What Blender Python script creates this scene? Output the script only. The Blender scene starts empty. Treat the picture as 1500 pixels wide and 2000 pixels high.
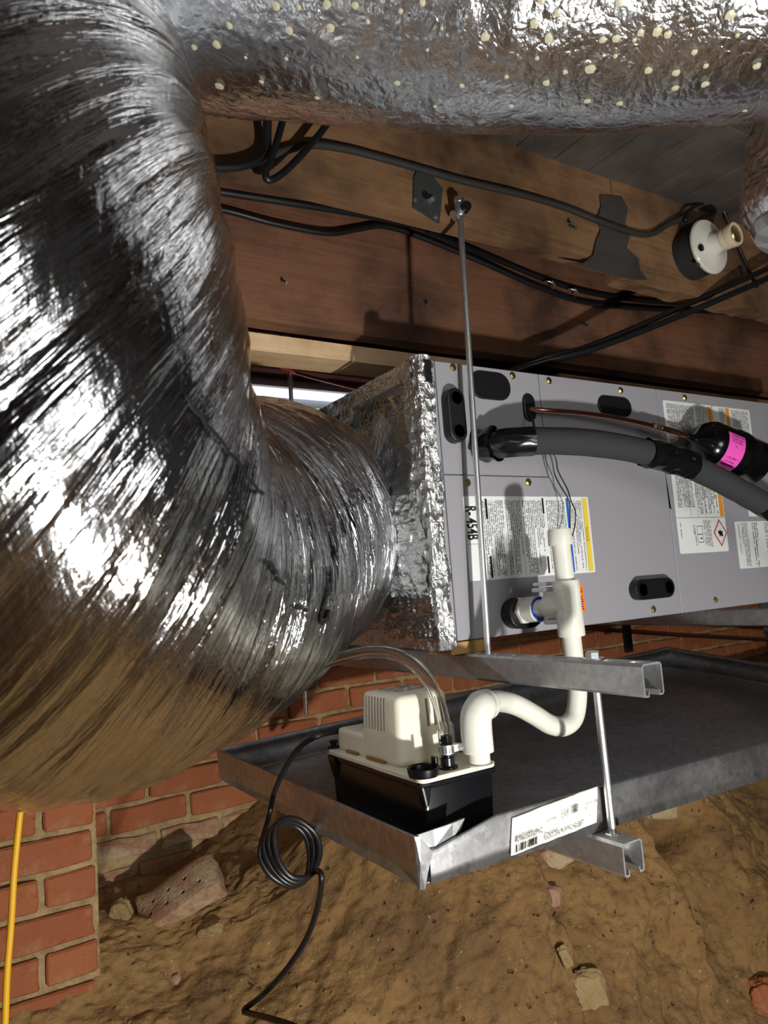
import bpy, bmesh, math, random
import numpy as np
from mathutils import Vector, Matrix
random.seed(7)
RNG = np.random.default_rng(11)
SC = bpy.context.scene
COL = SC.collection

# ------------------------------------------------------------------ camera
F_PX = 1420.0
BASIS = np.array([[0.84822349, -0.00669444, 0.52959616],
                  [-0.52456791, 0.12741231, 0.84178062],
                  [-0.07311232, -0.99182725, 0.10456242]])
CAM = np.array([-0.524, -0.814, 0.317])
cd = bpy.data.cameras.new('camera')
cam = bpy.data.objects.new('camera', cd)
COL.objects.link(cam)
cd.sensor_fit = 'HORIZONTAL'
cd.sensor_width = 36.0
cd.lens = F_PX / 1500.0 * 36.0
cd.clip_start = 0.02
cd.dof.use_dof = True
cd.dof.focus_distance = 1.30
cd.dof.aperture_fstop = 10.0
Mx = Matrix.Identity(4)
for i in range(3):
    Mx[i][0] = BASIS[i, 0]; Mx[i][1] = -BASIS[i, 1]; Mx[i][2] = -BASIS[i, 2]; Mx[i][3] = CAM[i]
cam.matrix_world = Mx
SC.camera = cam

# ------------------------------------------------------------------ world, lamps, exposure
w = bpy.data.worlds.new('world'); SC.world = w
w.use_nodes = True
bg = w.node_tree.nodes['Background']
bg.inputs[0].default_value = (0.75, 0.82, 1.0, 1)
bg.inputs[1].default_value = 0.03
SC.view_settings.view_transform = 'Standard'
SC.view_settings.look = 'None'
SC.view_settings.gamma = 1.0
SC.view_settings.use_curve_mapping = False
SC.view_settings.exposure = 0.0

def lamp(name, loc, power, radius, color=(1, 1, 1)):
    d = bpy.data.lights.new(name, 'POINT'); d.energy = power; d.shadow_soft_size = radius; d.color = color
    o = bpy.data.objects.new(name, d); COL.objects.link(o); o.location = loc
    return o
def spot(name, loc, aim, power, radius, angle, color=(1, 1, 1)):
    d = bpy.data.lights.new(name, 'SPOT'); d.energy = power; d.shadow_soft_size = radius; d.color = color
    d.spot_size = math.radians(angle); d.spot_blend = 0.6
    o = bpy.data.objects.new(name, d); COL.objects.link(o); o.location = loc
    o.rotation_euler = (Vector(aim) - Vector(loc)).to_track_quat('-Z', 'Y').to_euler()
    return o
spot('work_light', (0.034, -1.184, -0.377), (0.25, 0.6, 0.25), 120.0, 0.035, 125, (1.0, 0.985, 0.95))
spot('phone_torch', (-0.50, -0.84, 0.40), (0.2, 0.6, 0.45), 1.6, 0.012, 130, (1.0, 0.98, 0.95))
lamp('fill_lamp', (0.15, -2.2, 0.45), 46.0, 0.40, (1.0, 0.98, 0.95))  # added soft fill behind the camera to lift the shadows, not a real fixture
lamp('back_fill_lamp', (0.55, 1.12, 0.62), 2.0, 0.04, (1.0, 0.97, 0.92))  # added fill brightening the space behind the cabinet, no real lamp there

# ------------------------------------------------------------------ helpers
def ray(x, y):
    return BASIS @ np.array([(x - 750.0) / F_PX, (y - 1000.0) / F_PX, 1.0])
def at(px, py, X=None, Y=None, Z=None):
    """world point seen at a photo position, on a plane of known X, Y or Z"""
    r = ray(px, py)
    for i, v in enumerate((X, Y, Z)):
        if v is not None:
            return CAM + r * (v - CAM[i]) / r[i]
def dep(px, py, d):
    return CAM + ray(px, py) * d
def pix(p):
    q = (np.asarray(p) - CAM) @ BASIS
    return 750 + F_PX * q[..., 0] / q[..., 2], 1000 + F_PX * q[..., 1] / q[..., 2]

def mesh(name, V, Fc, mat, parent=None, smooth=False, uv=None, loc=None):
    me = bpy.data.meshes.new(name)
    me.from_pydata([tuple(map(float, v)) for v in V], [], [tuple(int(i) for i in f) for f in Fc])
    if smooth: me.polygons.foreach_set('use_smooth', [True] * len(me.polygons))
    me.update()
    if mat is not None: me.materials.append(mat)
    o = bpy.data.objects.new(name, me); COL.objects.link(o)
    if parent is not None: o.parent = parent
    if loc is not None: o.location = loc
    return o

def grid_mesh(name, P, mat, parent=None, wrap_v=False, uv=None, smooth=True, flip=False):
    """P: (n,m,3) array"""
    n, m = P.shape[:2]
    me = bpy.data.meshes.new(name)
    V = P.reshape(-1, 3)
    ii = np.arange(n - 1)[:, None]; jj = np.arange(m if wrap_v else m - 1)[None, :]
    a = ii * m + jj; b = ii * m + (jj + 1) % m; c = (ii + 1) * m + (jj + 1) % m; d = (ii + 1) * m + jj
    Fq = np.stack([a, b, c, d], -1).reshape(-1, 4)
    if flip: Fq = Fq[:, ::-1]
    me.vertices.add(len(V)); me.vertices.foreach_set('co', V.astype(np.float32).ravel())
    me.loops.add(Fq.size); me.loops.foreach_set('vertex_index', Fq.astype(np.int32).ravel())
    me.polygons.add(len(Fq))
    me.polygons.foreach_set('loop_start', np.arange(0, Fq.size, 4, dtype=np.int32))
    me.polygons.foreach_set('loop_total', np.full(len(Fq), 4, dtype=np.int32))
    me.polygons.foreach_set('use_smooth', np.full(len(Fq), smooth))
    me.update(calc_edges=True)
    if uv is not None:
        U = uv.reshape(-1, 2)[Fq.ravel()].copy()
        if wrap_v:
            U = U.reshape(-1, 4, 2)
            hi = U[:, :, 1].max(1, keepdims=True)
            per = uv[0, -1, 1] + (uv[0, 1, 1] - uv[0, 0, 1])
            U[:, :, 1] = np.where(hi - U[:, :, 1] > per / 2, U[:, :, 1] + per, U[:, :, 1])
            U = U.reshape(-1, 2)
        l = me.uv_layers.new(name='UVMap'); l.data.foreach_set('uv', U.astype(np.float32).ravel())
    if mat is not None: me.materials.append(mat)
    o = bpy.data.objects.new(name, me); COL.objects.link(o)
    if parent is not None: o.parent = parent
    return o

def bm_obj(name, bm, mat, parent=None, smooth=False):
    me = bpy.data.meshes.new(name); bm.to_mesh(me); bm.free()
    if smooth: me.polygons.foreach_set('use_smooth', [True] * len(me.polygons))
    me.update()
    if mat is not None: me.materials.append(mat)
    o = bpy.data.objects.new(name, me); COL.objects.link(o)
    if parent is not None: o.parent = parent
    return o

def box_bm(lo, hi, bev=0.0, seg=2):
    bm = bmesh.new()
    bmesh.ops.create_cube(bm, size=1.0)
    lo = Vector(lo); hi = Vector(hi); c = (lo + hi) / 2; s = hi - lo
    for v in bm.verts: v.co = Vector((v.co.x * s.x + c.x, v.co.y * s.y + c.y, v.co.z * s.z + c.z))
    if bev > 0: bmesh.ops.bevel(bm, geom=bm.edges[:], offset=bev, segments=seg, affect='EDGES', profile=0.5)
    return bm
def box(name, lo, hi, mat, parent=None, bev=0.0, seg=2):
    return bm_obj(name, box_bm(lo, hi, bev, seg), mat, parent)

def catmull(P, k=8):
    P = [np.asarray(p, float) for p in P]
    Q = [2 * P[0] - P[1]] + P + [2 * P[-1] - P[-2]]
    out = []
    for i in range(1, len(Q) - 2):
        for j in range(k):
            t = j / k
            out.append(0.5 * (2 * Q[i] + (Q[i + 1] - Q[i - 1]) * t + (2 * Q[i - 1] - 5 * Q[i] + 4 * Q[i + 1] - Q[i + 2]) * t * t + (3 * Q[i] - Q[i - 1] - 3 * Q[i + 1] + Q[i + 2]) * t ** 3))
    out.append(P[-1])
    return np.array(out)
def resample(P, n):
    d = np.r_[0, np.cumsum(np.linalg.norm(np.diff(P, axis=0), axis=1))]
    t = np.linspace(0, d[-1], n)
    return np.stack([np.interp(t, d, P[:, i]) for i in range(3)], 1), t
def frames(P, up=(0, 0, 1)):
    T = np.gradient(P, axis=0); T /= np.linalg.norm(T, axis=1, keepdims=True) + 1e-12
    N = np.zeros_like(P)
    n = np.array(up, float); n -= T[0] * (n @ T[0])
    if np.linalg.norm(n) < 1e-3:
        n = np.array([1.0, 0, 0]); n -= T[0] * (n @ T[0])
    n /= np.linalg.norm(n)
    for i in range(len(P)):
        n = n - T[i] * (n @ T[i]); n /= np.linalg.norm(n); N[i] = n
    return T, N, np.cross(T, N)
def tube(name, P, r, mat, parent=None, n=12, k=6, caps=True, raw=False):
    P = np.asarray(P, float) if raw else catmull(P, k)
    T, N, Bn = frames(P)
    r = np.broadcast_to(np.asarray(r, float), (len(P),)) if np.ndim(r) <= 1 and np.size(r) in (1, len(P)) else np.interp(np.linspace(0, 1, len(P)), np.linspace(0, 1, len(r)), r)
    a = np.linspace(0, 2 * math.pi, n, endpoint=False)
    V = (P[:, None, :] + r[:, None, None] * (np.cos(a)[None, :, None] * N[:, None, :] + np.sin(a)[None, :, None] * Bn[:, None, :]))
    m = len(P)
    Fc = [(i * n + j, i * n + (j + 1) % n, (i + 1) * n + (j + 1) % n, (i + 1) * n + j) for i in range(m - 1) for j in range(n)]
    if caps: Fc += [tuple(range(n - 1, -1, -1)), tuple((m - 1) * n + j for j in range(n))]
    o = mesh(name, V.reshape(-1, 3), Fc, mat, parent, smooth=True)
    return o
def basis_to(axis):
    z = Vector(axis).normalized()
    return z.to_track_quat('Z', 'Y').to_matrix().to_4x4()
def lathe(name, prof, mat, parent=None, origin=(0, 0, 0), axis=(0, 0, 1), n=24, smooth=True, sharp=True):
    """prof: list of (r, h)."""
    M = Matrix.Translation(Vector(origin)) @ basis_to(axis)
    V = []; Fc = []
    for r, h in prof:
        for j in range(n):
            a = 2 * math.pi * j / n
            V.append(M @ Vector((r * math.cos(a), r * math.sin(a), h)))
    m = len(prof)
    for i in range(m - 1):
        for j in range(n): Fc.append((i * n + j, i * n + (j + 1) % n, (i + 1) * n + (j + 1) % n, (i + 1) * n + j))
    if prof[0][0] > 1e-5: Fc.append(tuple(range(n - 1, -1, -1)))
    if prof[-1][0] > 1e-5: Fc.append(tuple((m - 1) * n + j for j in range(n)))
    o = mesh(name, V, Fc, mat, parent, smooth=smooth)
    if smooth and sharp:
        o.data.set_sharp_from_angle(angle=math.radians(38))
    return o
def hexnut(name, origin, axis, r, h, mat, parent=None, hole=None):
    M = Matrix.Translation(Vector(origin)) @ basis_to(axis)
    V = []; Fc = []
    for z, s in ((0, 1), (h * .85, 1), (h, .88)):
        for j in range(6):
            a = math.pi / 3 * j; V.append(M @ Vector((r * s * math.cos(a), r * s * math.sin(a), z)))
    for i in range(2):
        for j in range(6): Fc.append((i * 6 + j, i * 6 + (j + 1) % 6, i * 6 + 6 + (j + 1) % 6, i * 6 + 6 + j))
    Fc += [(5, 4, 3, 2, 1, 0), (12, 13, 14, 15, 16, 17)]
    return mesh(name, V, Fc, mat, parent)
def prism(name, poly, a, b, axis, mat, parent=None, bev=0.0, seg=2):
    """poly 2-D extruded along 'X','Y' or 'Z' from a to b. 2-D coords: X->(y,z) Y->(x,z) Z->(x,y)"""
    bm = bmesh.new()
    def mk(p, t):
        return {'X': (t, p[0], p[1]), 'Y': (p[0], t, p[1]), 'Z': (p[0], p[1], t)}[axis]
    v0 = [bm.verts.new(mk(p, a)) for p in poly]; v1 = [bm.verts.new(mk(p, b)) for p in poly]
    n = len(poly)
    bm.faces.new(v0[::-1]); bm.faces.new(v1)
    for i in range(n): bm.faces.new((v0[i], v0[(i + 1) % n], v1[(i + 1) % n], v1[i]))
    bmesh.ops.recalc_face_normals(bm, faces=bm.faces[:])
    if bev > 0: bmesh.ops.bevel(bm, geom=bm.edges[:], offset=bev, segments=seg, affect='EDGES', profile=0.5)
    return bm_obj(name, bm, mat, parent)
def rounded(cx, cy, hw, hh, r, n=6):
    out = []
    for sx, sy, a0 in ((1, 1, 0), (-1, 1, 90), (-1, -1, 180), (1, -1, 270)):
        for i in range(n + 1):
            a = math.radians(a0 + 90 * i / n)
            out.append((cx + sx * (hw - r) + r * math.cos(a), cy + sy * (hh - r) + r * math.sin(a)))
    return out
def boolean_cut(o, cutters):
    for c in cutters:
        m = o.modifiers.new('cut', 'BOOLEAN'); m.operation = 'DIFFERENCE'; m.object = c; m.solver = 'EXACT'
    dg = bpy.context.evaluated_depsgraph_get()
    me = bpy.data.meshes.new_from_object(o.evaluated_get(dg))
    o.modifiers.clear(); old = o.data; o.data = me
    if not me.materials and old.materials: me.materials.append(old.materials[0])
    me.set_sharp_from_angle(angle=math.radians(28))
    for c in cutters: bpy.data.objects.remove(c)
def empty(name, loc):
    o = bpy.data.objects.new(name, None); COL.objects.link(o); o.location = tuple(map(float, loc)); o.empty_display_size = .02
    return o
def adopt(root, kids):
    """parent meshes built in world coordinates under an Empty at the thing's base"""
    bpy.context.view_layer.update()
    M = Matrix.Translation(root.location).inverted()
    for k in kids:
        if k.parent is None:
            k.parent = root; k.matrix_parent_inverse = M
def tag(o, label, cat, group=None, kind=None):
    o['label'] = label
    if cat: o['category'] = cat
    if group: o['group'] = group
    if kind: o['kind'] = kind
    return o
def thing(name, label, cat, loc, kids, group=None):
    r = empty(name, loc); tag(r, label, cat, group); adopt(r, kids); return r
def structure(o, label=None):
    o['kind'] = 'structure'
    if label: o['label'] = label
    return o
def text_mesh(name, s, size, mat, origin, rd, up, parent=None, align='LEFT', width=None, bold=0.0):
    cu = bpy.data.curves.new(name, 'FONT'); cu.body = s; cu.size = size; cu.align_x = align; cu.resolution_u = 2; cu.offset = bold
    o = bpy.data.objects.new(name, cu); COL.objects.link(o)
    dg = bpy.context.evaluated_depsgraph_get()
    me = bpy.data.meshes.new_from_object(o.evaluated_get(dg))
    bpy.data.objects.remove(o); bpy.data.curves.remove(cu)
    rd = Vector(rd).normalized(); up = Vector(up).normalized(); nz = rd.cross(up)
    if width and len(me.vertices):
        xs = [v.co.x for v in me.vertices]; k = width / (max(xs) - min(xs))
        for v in me.vertices: v.co.x *= k
    M = Matrix(((rd.x, up.x, nz.x, origin[0]), (rd.y, up.y, nz.y, origin[1]), (rd.z, up.z, nz.z, origin[2]), (0, 0, 0, 1)))
    me.transform(M)
    me.materials.clear(); me.materials.append(mat)
    ob = bpy.data.objects.new(name, me); COL.objects.link(ob)
    if parent is not None: ob.parent = parent
    return ob

# value noise for geometry (numpy)
TAB = RNG.random((256, 256))
def vnoise(u, v, seed=0, pv=None):
    u = np.asarray(u, float) + seed * 17.31; v = np.asarray(v, float)
    iu = np.floor(u).astype(int); iv = np.floor(v).astype(int); fu = u - iu; fv = v - iv
    fu = fu * fu * (3 - 2 * fu); fv = fv * fv * (3 - 2 * fv)
    so = seed * 37
    def T(a, b):
        if pv: b = np.mod(b, pv)
        return TAB[np.mod(a, 256), np.mod(b + so, 256)]
    return (T(iu, iv) * (1 - fu) + T(iu + 1, iv) * fu) * (1 - fv) + (T(iu, iv + 1) * (1 - fu) + T(iu + 1, iv + 1) * fu) * fv
def fbm(u, v, seed=0, octv=4, gain=.5):
    s = 0; a = 1; t = 0
    for o in range(octv):
        s = s + a * vnoise(u * 2 ** o, v * 2 ** o, seed + o); t += a; a *= gain
    return s / t

# ------------------------------------------------------------------ materials
def srgb(r, g, b):
    f = lambda c: (c / 255 / 12.92) if c / 255 <= .04045 else ((c / 255 + .055) / 1.055) ** 2.4
    return (f(r), f(g), f(b), 1.0)
class NT:
    def __init__(s, name):
        s.m = bpy.data.materials.new(name); s.m.use_nodes = True
        s.t = s.m.node_tree; s.N = s.t.nodes; s.b = s.N['Principled BSDF']
    def n(s, typ, **kw):
        x = s.N.new(typ)
        for k, v in kw.items():
            if k.startswith('_'): setattr(x, k[1:], v)
            else: x.inputs[k.replace('__', ' ')].default_value = v
        return x
    def l(s, a, b): s.t.links.new(a, b)
    def coord(s, kind='Object', scale=(1, 1, 1)):
        tc = s.n('ShaderNodeTexCoord'); mp = s.n('ShaderNodeMapping'); s.l(tc.outputs[kind], mp.inputs[0])
        mp.inputs['Scale'].default_value = scale; return mp.outputs[0]
    def noise(s, vec, scale, detail=4, rough=.55, dist=0.0):
        x = s.n('ShaderNodeTexNoise', Scale=scale, Detail=detail, Roughness=rough, Distortion=dist); s.l(vec, x.inputs['Vector']); return x.outputs[0]
    def ramp(s, fac, stops):
        r = s.n('ShaderNodeValToRGB'); e = r.color_ramp.elements
        while len(e) < len(stops): e.new(.5)
        for i, (p, c) in enumerate(stops):
            e[i].position = p; e[i].color = c if len(c) == 4 else (*c, 1)
        s.l(fac, r.inputs[0]); return r.outputs[0]
    def mix(s, fac, a, b, mode='MIX'):
        x = s.n('ShaderNodeMix', _data_type='RGBA', _blend_type=mode)
        for v, i in ((fac, 0), (a, 6), (b, 7)):
            if hasattr(v, 'links'): s.l(v, x.inputs[i])
            else: x.inputs[i].default_value = v
        return x.outputs[2]
    def math(s, op, a, b=0.0):
        x = s.n('ShaderNodeMath', _operation=op)
        for v, i in ((a, 0), (b, 1)):
            if hasattr(v, 'links'): s.l(v, x.inputs[i])
            else: x.inputs[i].default_value = v
        return x.outputs[0]
    def bump(s, h, strength=.3, dist=.01, prev=None):
        x = s.n('ShaderNodeBump', Strength=strength, Distance=dist); s.l(h, x.inputs['Height'])
        if prev is not None: s.l(prev, x.inputs['Normal'])
        return x.outputs[0]
    def set(s, **kw):
        for k, v in kw.items():
            i = s.b.inputs[k.replace('__', ' ')]
            if hasattr(v, 'links'): s.l(v, i)
            else: i.default_value = v
        return s.m
def plain(name, col, rough=.5, metal=0.0, bump=0.0, bscale=200, spec=.5, var=.06):
    t = NT(name); v = t.coord()
    n1 = t.noise(v, 25, 5)
    c = t.mix(t.math('MULTIPLY', n1, var * 4), col, (col[0] * .55, col[1] * .55, col[2] * .55, 1))
    kw = dict(Base__Color=c, Roughness=rough, Metallic=metal)
    t.b.inputs['Specular IOR Level'].default_value = spec
    if bump: kw['Normal'] = t.bump(t.noise(v, bscale, 3), bump, .002)
    return t.set(**kw)
def foil(name, us, vs, rough=.16, fine=.35, col=(.80, .82, .85, 1), scrim=False, crumple=0.0, coat=0.0, iso=.55, micro=0.0):
    """aluminium foil jacket; wrinkle relief follows the jacket's own UV (along, around) in metres"""
    t = NT(name)
    v = t.coord('UV', (us, vs, 1)); v2 = t.coord('UV', (1, 1, 1))
    rn = t.n('ShaderNodeTexNoise', _noise_type='RIDGED_MULTIFRACTAL', Scale=1.0, Detail=5.0, Roughness=.55, Distortion=.5); t.l(v, rn.inputs['Vector'])
    a = t.math('ADD', t.math('MULTIPLY', rn.outputs[0], .5), t.noise(v, 2.3, 5, .6, .4))
    nrm = t.bump(a, fine, .010)
    if micro:
        v3 = t.coord('UV', (us * 4.2, vs * 3.0, 1)); nrm = t.bump(t.noise(v3, 1.0, 4, .6, .8), micro, .0035, nrm)
    b = t.noise(v2, 90, 4, .6, .4)
    nrm = t.bump(b, fine * iso, .004, nrm)
    if crumple:
        vo = t.n('ShaderNodeTexVoronoi', _feature='DISTANCE_TO_EDGE', Scale=55.0)
        wn = t.n('ShaderNodeTexNoise', Scale=9.0, Detail=3.0); t.l(v2, wn.inputs['Vector'])
        mx = t.mix(.18, v2, wn.outputs[1]); t.l(mx, vo.inputs['Vector'])
        nrm = t.bump(t.math('POWER', vo.outputs[0], .5), crumple, .006, nrm)
    if scrim:
        sx = t.n('ShaderNodeSeparateXYZ'); t.l(v2, sx.inputs[0])
        h = None
        for ax, fr in ((0, 75.0), (1, 75.0)):
            q = t.math('FRACT', t.math('MULTIPLY', sx.outputs[ax], fr)); q = t.math('ABSOLUTE', t.math('SUBTRACT', q, .5))
            q = t.math('GREATER_THAN', q, .44)
            h = q if h is None else t.math('MAXIMUM', h, q)
        nrm = t.bump(h, .12, .0006, nrm)
    dirt = t.noise(v2, 7, 5, .6)
    c = t.mix(t.math('MULTIPLY', dirt, .4), col, (.54, .55, .56, 1))
    rr = t.math('ADD', t.math('MULTIPLY', t.noise(v2, 14, 3), .10), rough - .04)
    if coat:
        t.b.inputs['Coat Weight'].default_value = coat; t.b.inputs['Coat Roughness'].default_value = .05; t.l(nrm, t.b.inputs['Coat Normal'])
    return t.set(Base__Color=c, Metallic=1.0, Roughness=rr, Normal=nrm)
def wood(name, c1, c2, axis=0, rough=.75, grain=26, dirt=None):
    t = NT(name)
    sc = [grain, grain, grain]; sc[axis] = grain * .05
    v = t.coord('Object', tuple(sc)); v1 = t.coord()
    n1 = t.noise(v, 1.0, 7, .65, 1.2); n2 = t.noise(v, 5.0, 4, .7); n3 = t.noise(v1, 5, 5, .6)
    c = t.ramp(n1, [(.25, c1), (.5, c2), (.8, c1)])
    c = t.mix(t.math('MULTIPLY', n2, .45), c, (c1[0] * .4, c1[1] * .4, c1[2] * .4, 1))
    f3 = t.ramp(n3, [(.42, (0, 0, 0)), (.68, (1, 1, 1))])
    c = t.mix(f3, c, dirt or (c1[0] * .45, c1[1] * .42, c1[2] * .4, 1))
    return t.set(Base__Color=c, Roughness=rough, Normal=t.bump(t.math('ADD', n1, t.math('MULTIPLY', n2, .6)), .35, .003))

M = {}
M['duct'] = foil('flex_duct_foil', 34, 1.7, .10, .68, coat=1.0, iso=.34, micro=.45)
M['wrap'] = foil('duct_wrap_foil', 22, 14, .19, .30, scrim=True, crumple=.16, coat=1.0)
M['tape'] = foil('foil_tape', 40, 40, .30, .5, crumple=.35, coat=1.0, col=(.86, .86, .85, 1))
M['facefoil'] = foil('plenum_foil', 16, 16, .16, .5, scrim=True, crumple=.2)
def galv(name, rough=.36, dark=.46, light=.66):
    t = NT(name); v = t.coord()
    vo = t.n('ShaderNodeTexVoronoi', Scale=95.0); t.l(v, vo.inputs['Vector'])
    sp = t.n('ShaderNodeSeparateColor'); t.l(vo.outputs['Color'], sp.inputs[0])
    n = t.noise(v, 9, 6, .65)
    f = t.math('ADD', t.math('MULTIPLY', sp.outputs[0], .45), t.math('MULTIPLY', n, .65))
    c = t.ramp(f, [(.2, (dark, dark * 1.01, dark * 1.03)), (.8, (light, light, light * 1.01))])
    r = t.math('ADD', t.math('MULTIPLY', n, .22), rough - .1)
    return t.set(Base__Color=c, Metallic=1.0, Roughness=r, Normal=t.bump(t.math('ADD', sp.outputs[0], t.noise(v, 300, 2)), .06, .001))
M['galv'] = galv('galvanised_sheet', .42, .36, .56); M['strut'] = galv('galvanised_strut', .54, .44, .60)
M['zinc'] = plain('zinc_plated_steel', (.80, .81, .81, 1), .42, 1.0, .15, 300)
M['brass'] = plain('brass_screw', (.62, .50, .24, 1), .35, 1.0)
M['grey'] = plain('grey_painted_steel', srgb(150, 149, 154), .42, 0.0, .03, 500, var=.01)
M['rubber'] = plain('black_rubber', srgb(20, 20, 22), .42, 0, .1, 200)
M['foam'] = plain('black_foam_insulation', srgb(46, 47, 48), .85, 0, .5, 900)
M['tapeb'] = plain('black_vinyl_tape', srgb(16, 16, 17), .22, 0, .3, 60)
M['cable'] = plain('black_cable', srgb(22, 22, 23), .38)
M['oldcable'] = plain('old_dusty_cable', srgb(40, 38, 35), .7, 0, .4, 300)
M['red'] = plain('red_cable', srgb(150, 45, 30), .5)
M['yellow'] = plain('yellow_cord', srgb(220, 165, 20), .5)
M['pvc'] = plain('white_pvc', srgb(212, 210, 198), .30, 0, .02, 100, var=.03)
M['cream'] = plain('cream_plastic', srgb(218, 211, 190), .38, 0, .04, 900, var=.02)
M['blackpl'] = plain('black_plastic', srgb(12, 12, 16), .28, 0, .04, 60)
M['copper'] = plain('copper_tube', (.62, .30, .19, 1), .30, 1.0, .05, 80, var=.12)
M['solder'] = plain('braze', (.40, .33, .26, 1), .45, .8, .5, 200)
M['drier'] = plain('black_painted_steel', srgb(10, 10, 11), .16)
M['porcelain'] = plain('white_porcelain', srgb(214, 212, 200), .14, 0, var=.12)
M['beige'] = plain('beige_bakelite', srgb(205, 190, 160), .35)
M['blackbox'] = plain('black_junction_box', srgb(34, 34, 35), .7, 0, .4, 120)
M['rust'] = plain('dull_steel_plate', srgb(88, 92, 90), .5, .6, .3, 160, var=.2)
M['blue'] = plain('blue_primer', srgb(30, 70, 190), .4)
M['paper'] = plain('white_label', srgb(226, 228, 226), .35, var=.01)
M['paper2'] = plain('carton_label', srgb(230, 229, 218), .5, 0, .1, 150, var=.02)
M['ink'] = plain('black_ink', srgb(18, 18, 20), .5)
M['inkgrey'] = plain('grey_ink', srgb(88, 88, 90), .5)
M['lyellow'] = plain('yellow_ink', srgb(235, 205, 70), .4)
M['lorange'] = plain('orange_ink', srgb(228, 150, 50), .4)
M['lblue'] = plain('blue_ink', srgb(50, 100, 190), .4)
M['lred'] = plain('red_ink', srgb(190, 80, 75), .4)
M['pink'] = plain('pink_label', srgb(240, 90, 190), .4, var=.01)
M['pinkink'] = plain('purple_ink', srgb(110, 20, 80), .4)
M['tagor'] = plain('orange_tag', srgb(240, 120, 30), .45)
M['whitepl'] = plain('white_plastic', srgb(236, 238, 240), .3)
M['glue'] = plain('yellowed_adhesive', srgb(206, 198, 168), .4, var=.3)
M['joist'] = wood('old_joist', srgb(98, 70, 46), srgb(140, 104, 70))
M['beam'] = wood('old_beam', srgb(84, 54, 38), srgb(126, 84, 58))
M['pale'] = wood('fresh_lumber', srgb(212, 182, 138), srgb(226, 200, 158), dirt=srgb(180, 140, 100))
M['darkwood'] = wood('dark_far_beam', srgb(84, 46, 40), srgb(104, 60, 50))
M['char'] = wood('charred_wood', srgb(50, 46, 43), srgb(64, 59, 55))
M['plank'] = wood('subfloor_plank', srgb(74, 68, 64), srgb(92, 84, 78), axis=1)
M['shim'] = wood('wood_shim', srgb(170, 130, 70), srgb(190, 150, 90), axis=1)
def brickm(name, base, alt, crust, ca=.45, lo=.52):
    t = NT(name); v = t.coord()
    oi = t.n('ShaderNodeObjectInfo')
    n = t.noise(v, 22, 6, .65); n2 = t.noise(v, 140, 3); n3 = t.noise(v, 9, 5, .7)
    c = t.mix(oi.outputs['Random'], base, alt)
    c = t.mix(t.math('MULTIPLY', n, .5), c, (base[0] * .5, base[1] * .4, base[2] * .4, 1))
    f = t.ramp(n3, [(lo, (0, 0, 0)), (lo + .14, (1, 1, 1))])
    c = t.mix(t.math('MULTIPLY', f, ca), c, crust)
    sp = t.ramp(t.noise(v, 110, 3, .7), [(.30, (1, 1, 1)), (.40, (0, 0, 0))])
    c = t.mix(t.math('MULTIPLY', sp, .55), c, (base[0] * .3, base[1] * .3, base[2] * .3, 1))
    return t.set(Base__Color=c, Roughness=.85, Normal=t.bump(t.math('ADD', n, t.math('MULTIPLY', n2, .5)), .7, .007))
M['brick'] = brickm('red_brick', srgb(150, 84, 48), srgb(170, 102, 60), srgb(170, 128, 90))
M['oldbrick'] = brickm('weathered_brick', srgb(146, 104, 78), srgb(162, 120, 92), srgb(172, 156, 122), .85, .44)
M['stone'] = brickm('pale_stone', srgb(146, 124, 82), srgb(160, 138, 94), srgb(124, 96, 56))
M['pinkstone'] = brickm('pink_brick_chip', srgb(160, 120, 100), srgb(172, 134, 114), srgb(176, 150, 128))
def mortar():
    t = NT('mortar'); v = t.coord(); n = t.noise(v, 30, 6, .7); n2 = t.noise(v, 160, 3)
    c = t.ramp(n, [(.3, srgb(120, 96, 64)), (.7, srgb(176, 152, 108))])
    return t.set(Base__Color=c, Roughness=.95, Normal=t.bump(t.math('ADD', n, n2), .6, .006))
M['mortar'] = mortar()
M['concrete'] = plain('grey_concrete', srgb(118, 118, 118), .9, 0, .4, 60, var=.15)
M['greywood'] = wood('grey_timber', srgb(84, 80, 77), srgb(104, 99, 95))
def dirtm():
    t = NT('packed_earth'); v = t.coord()
    n = t.noise(v, 4, 7, .62, .3); n2 = t.noise(v, 38, 6, .7); n3 = t.noise(v, 160, 3, .6)
    c = t.ramp(n, [(.3, srgb(98, 72, 44)), (.5, srgb(132, 100, 58)), (.7, srgb(150, 118, 72))])
    c = t.mix(t.math('MULTIPLY', t.ramp(n2, [(.3, (1, 1, 1)), (.5, (0, 0, 0))]), .6), c, srgb(74, 52, 32))
    vo = t.n('ShaderNodeTexVoronoi', Scale=42.0, Randomness=1.0); t.l(v, vo.inputs['Vector'])
    pit = t.ramp(vo.outputs['Distance'], [(.10, (1, 1, 1)), (.22, (0, 0, 0))])
    sel = t.math('GREATER_THAN', t.noise(v, 17, 2), .55)
    pit = t.math('MULTIPLY', pit, sel)
    c = t.mix(t.math('MULTIPLY', pit, .55), c, srgb(50, 36, 22))
    sp = t.ramp(t.noise(v, 75, 2), [(.70, (0, 0, 0)), (.74, (1, 1, 1))])
    c = t.mix(t.math('MULTIPLY', sp, .5), c, srgb(190, 170, 120))
    h = t.math('SUBTRACT', t.math('ADD', t.math('MULTIPLY', n2, .8), t.math('MULTIPLY', n3, .35)), t.math('MULTIPLY', pit, .8))
    return t.set(Base__Color=c, Roughness=.95, Normal=t.bump(h, .8, .010))
M['dirt'] = dirtm()
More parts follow.
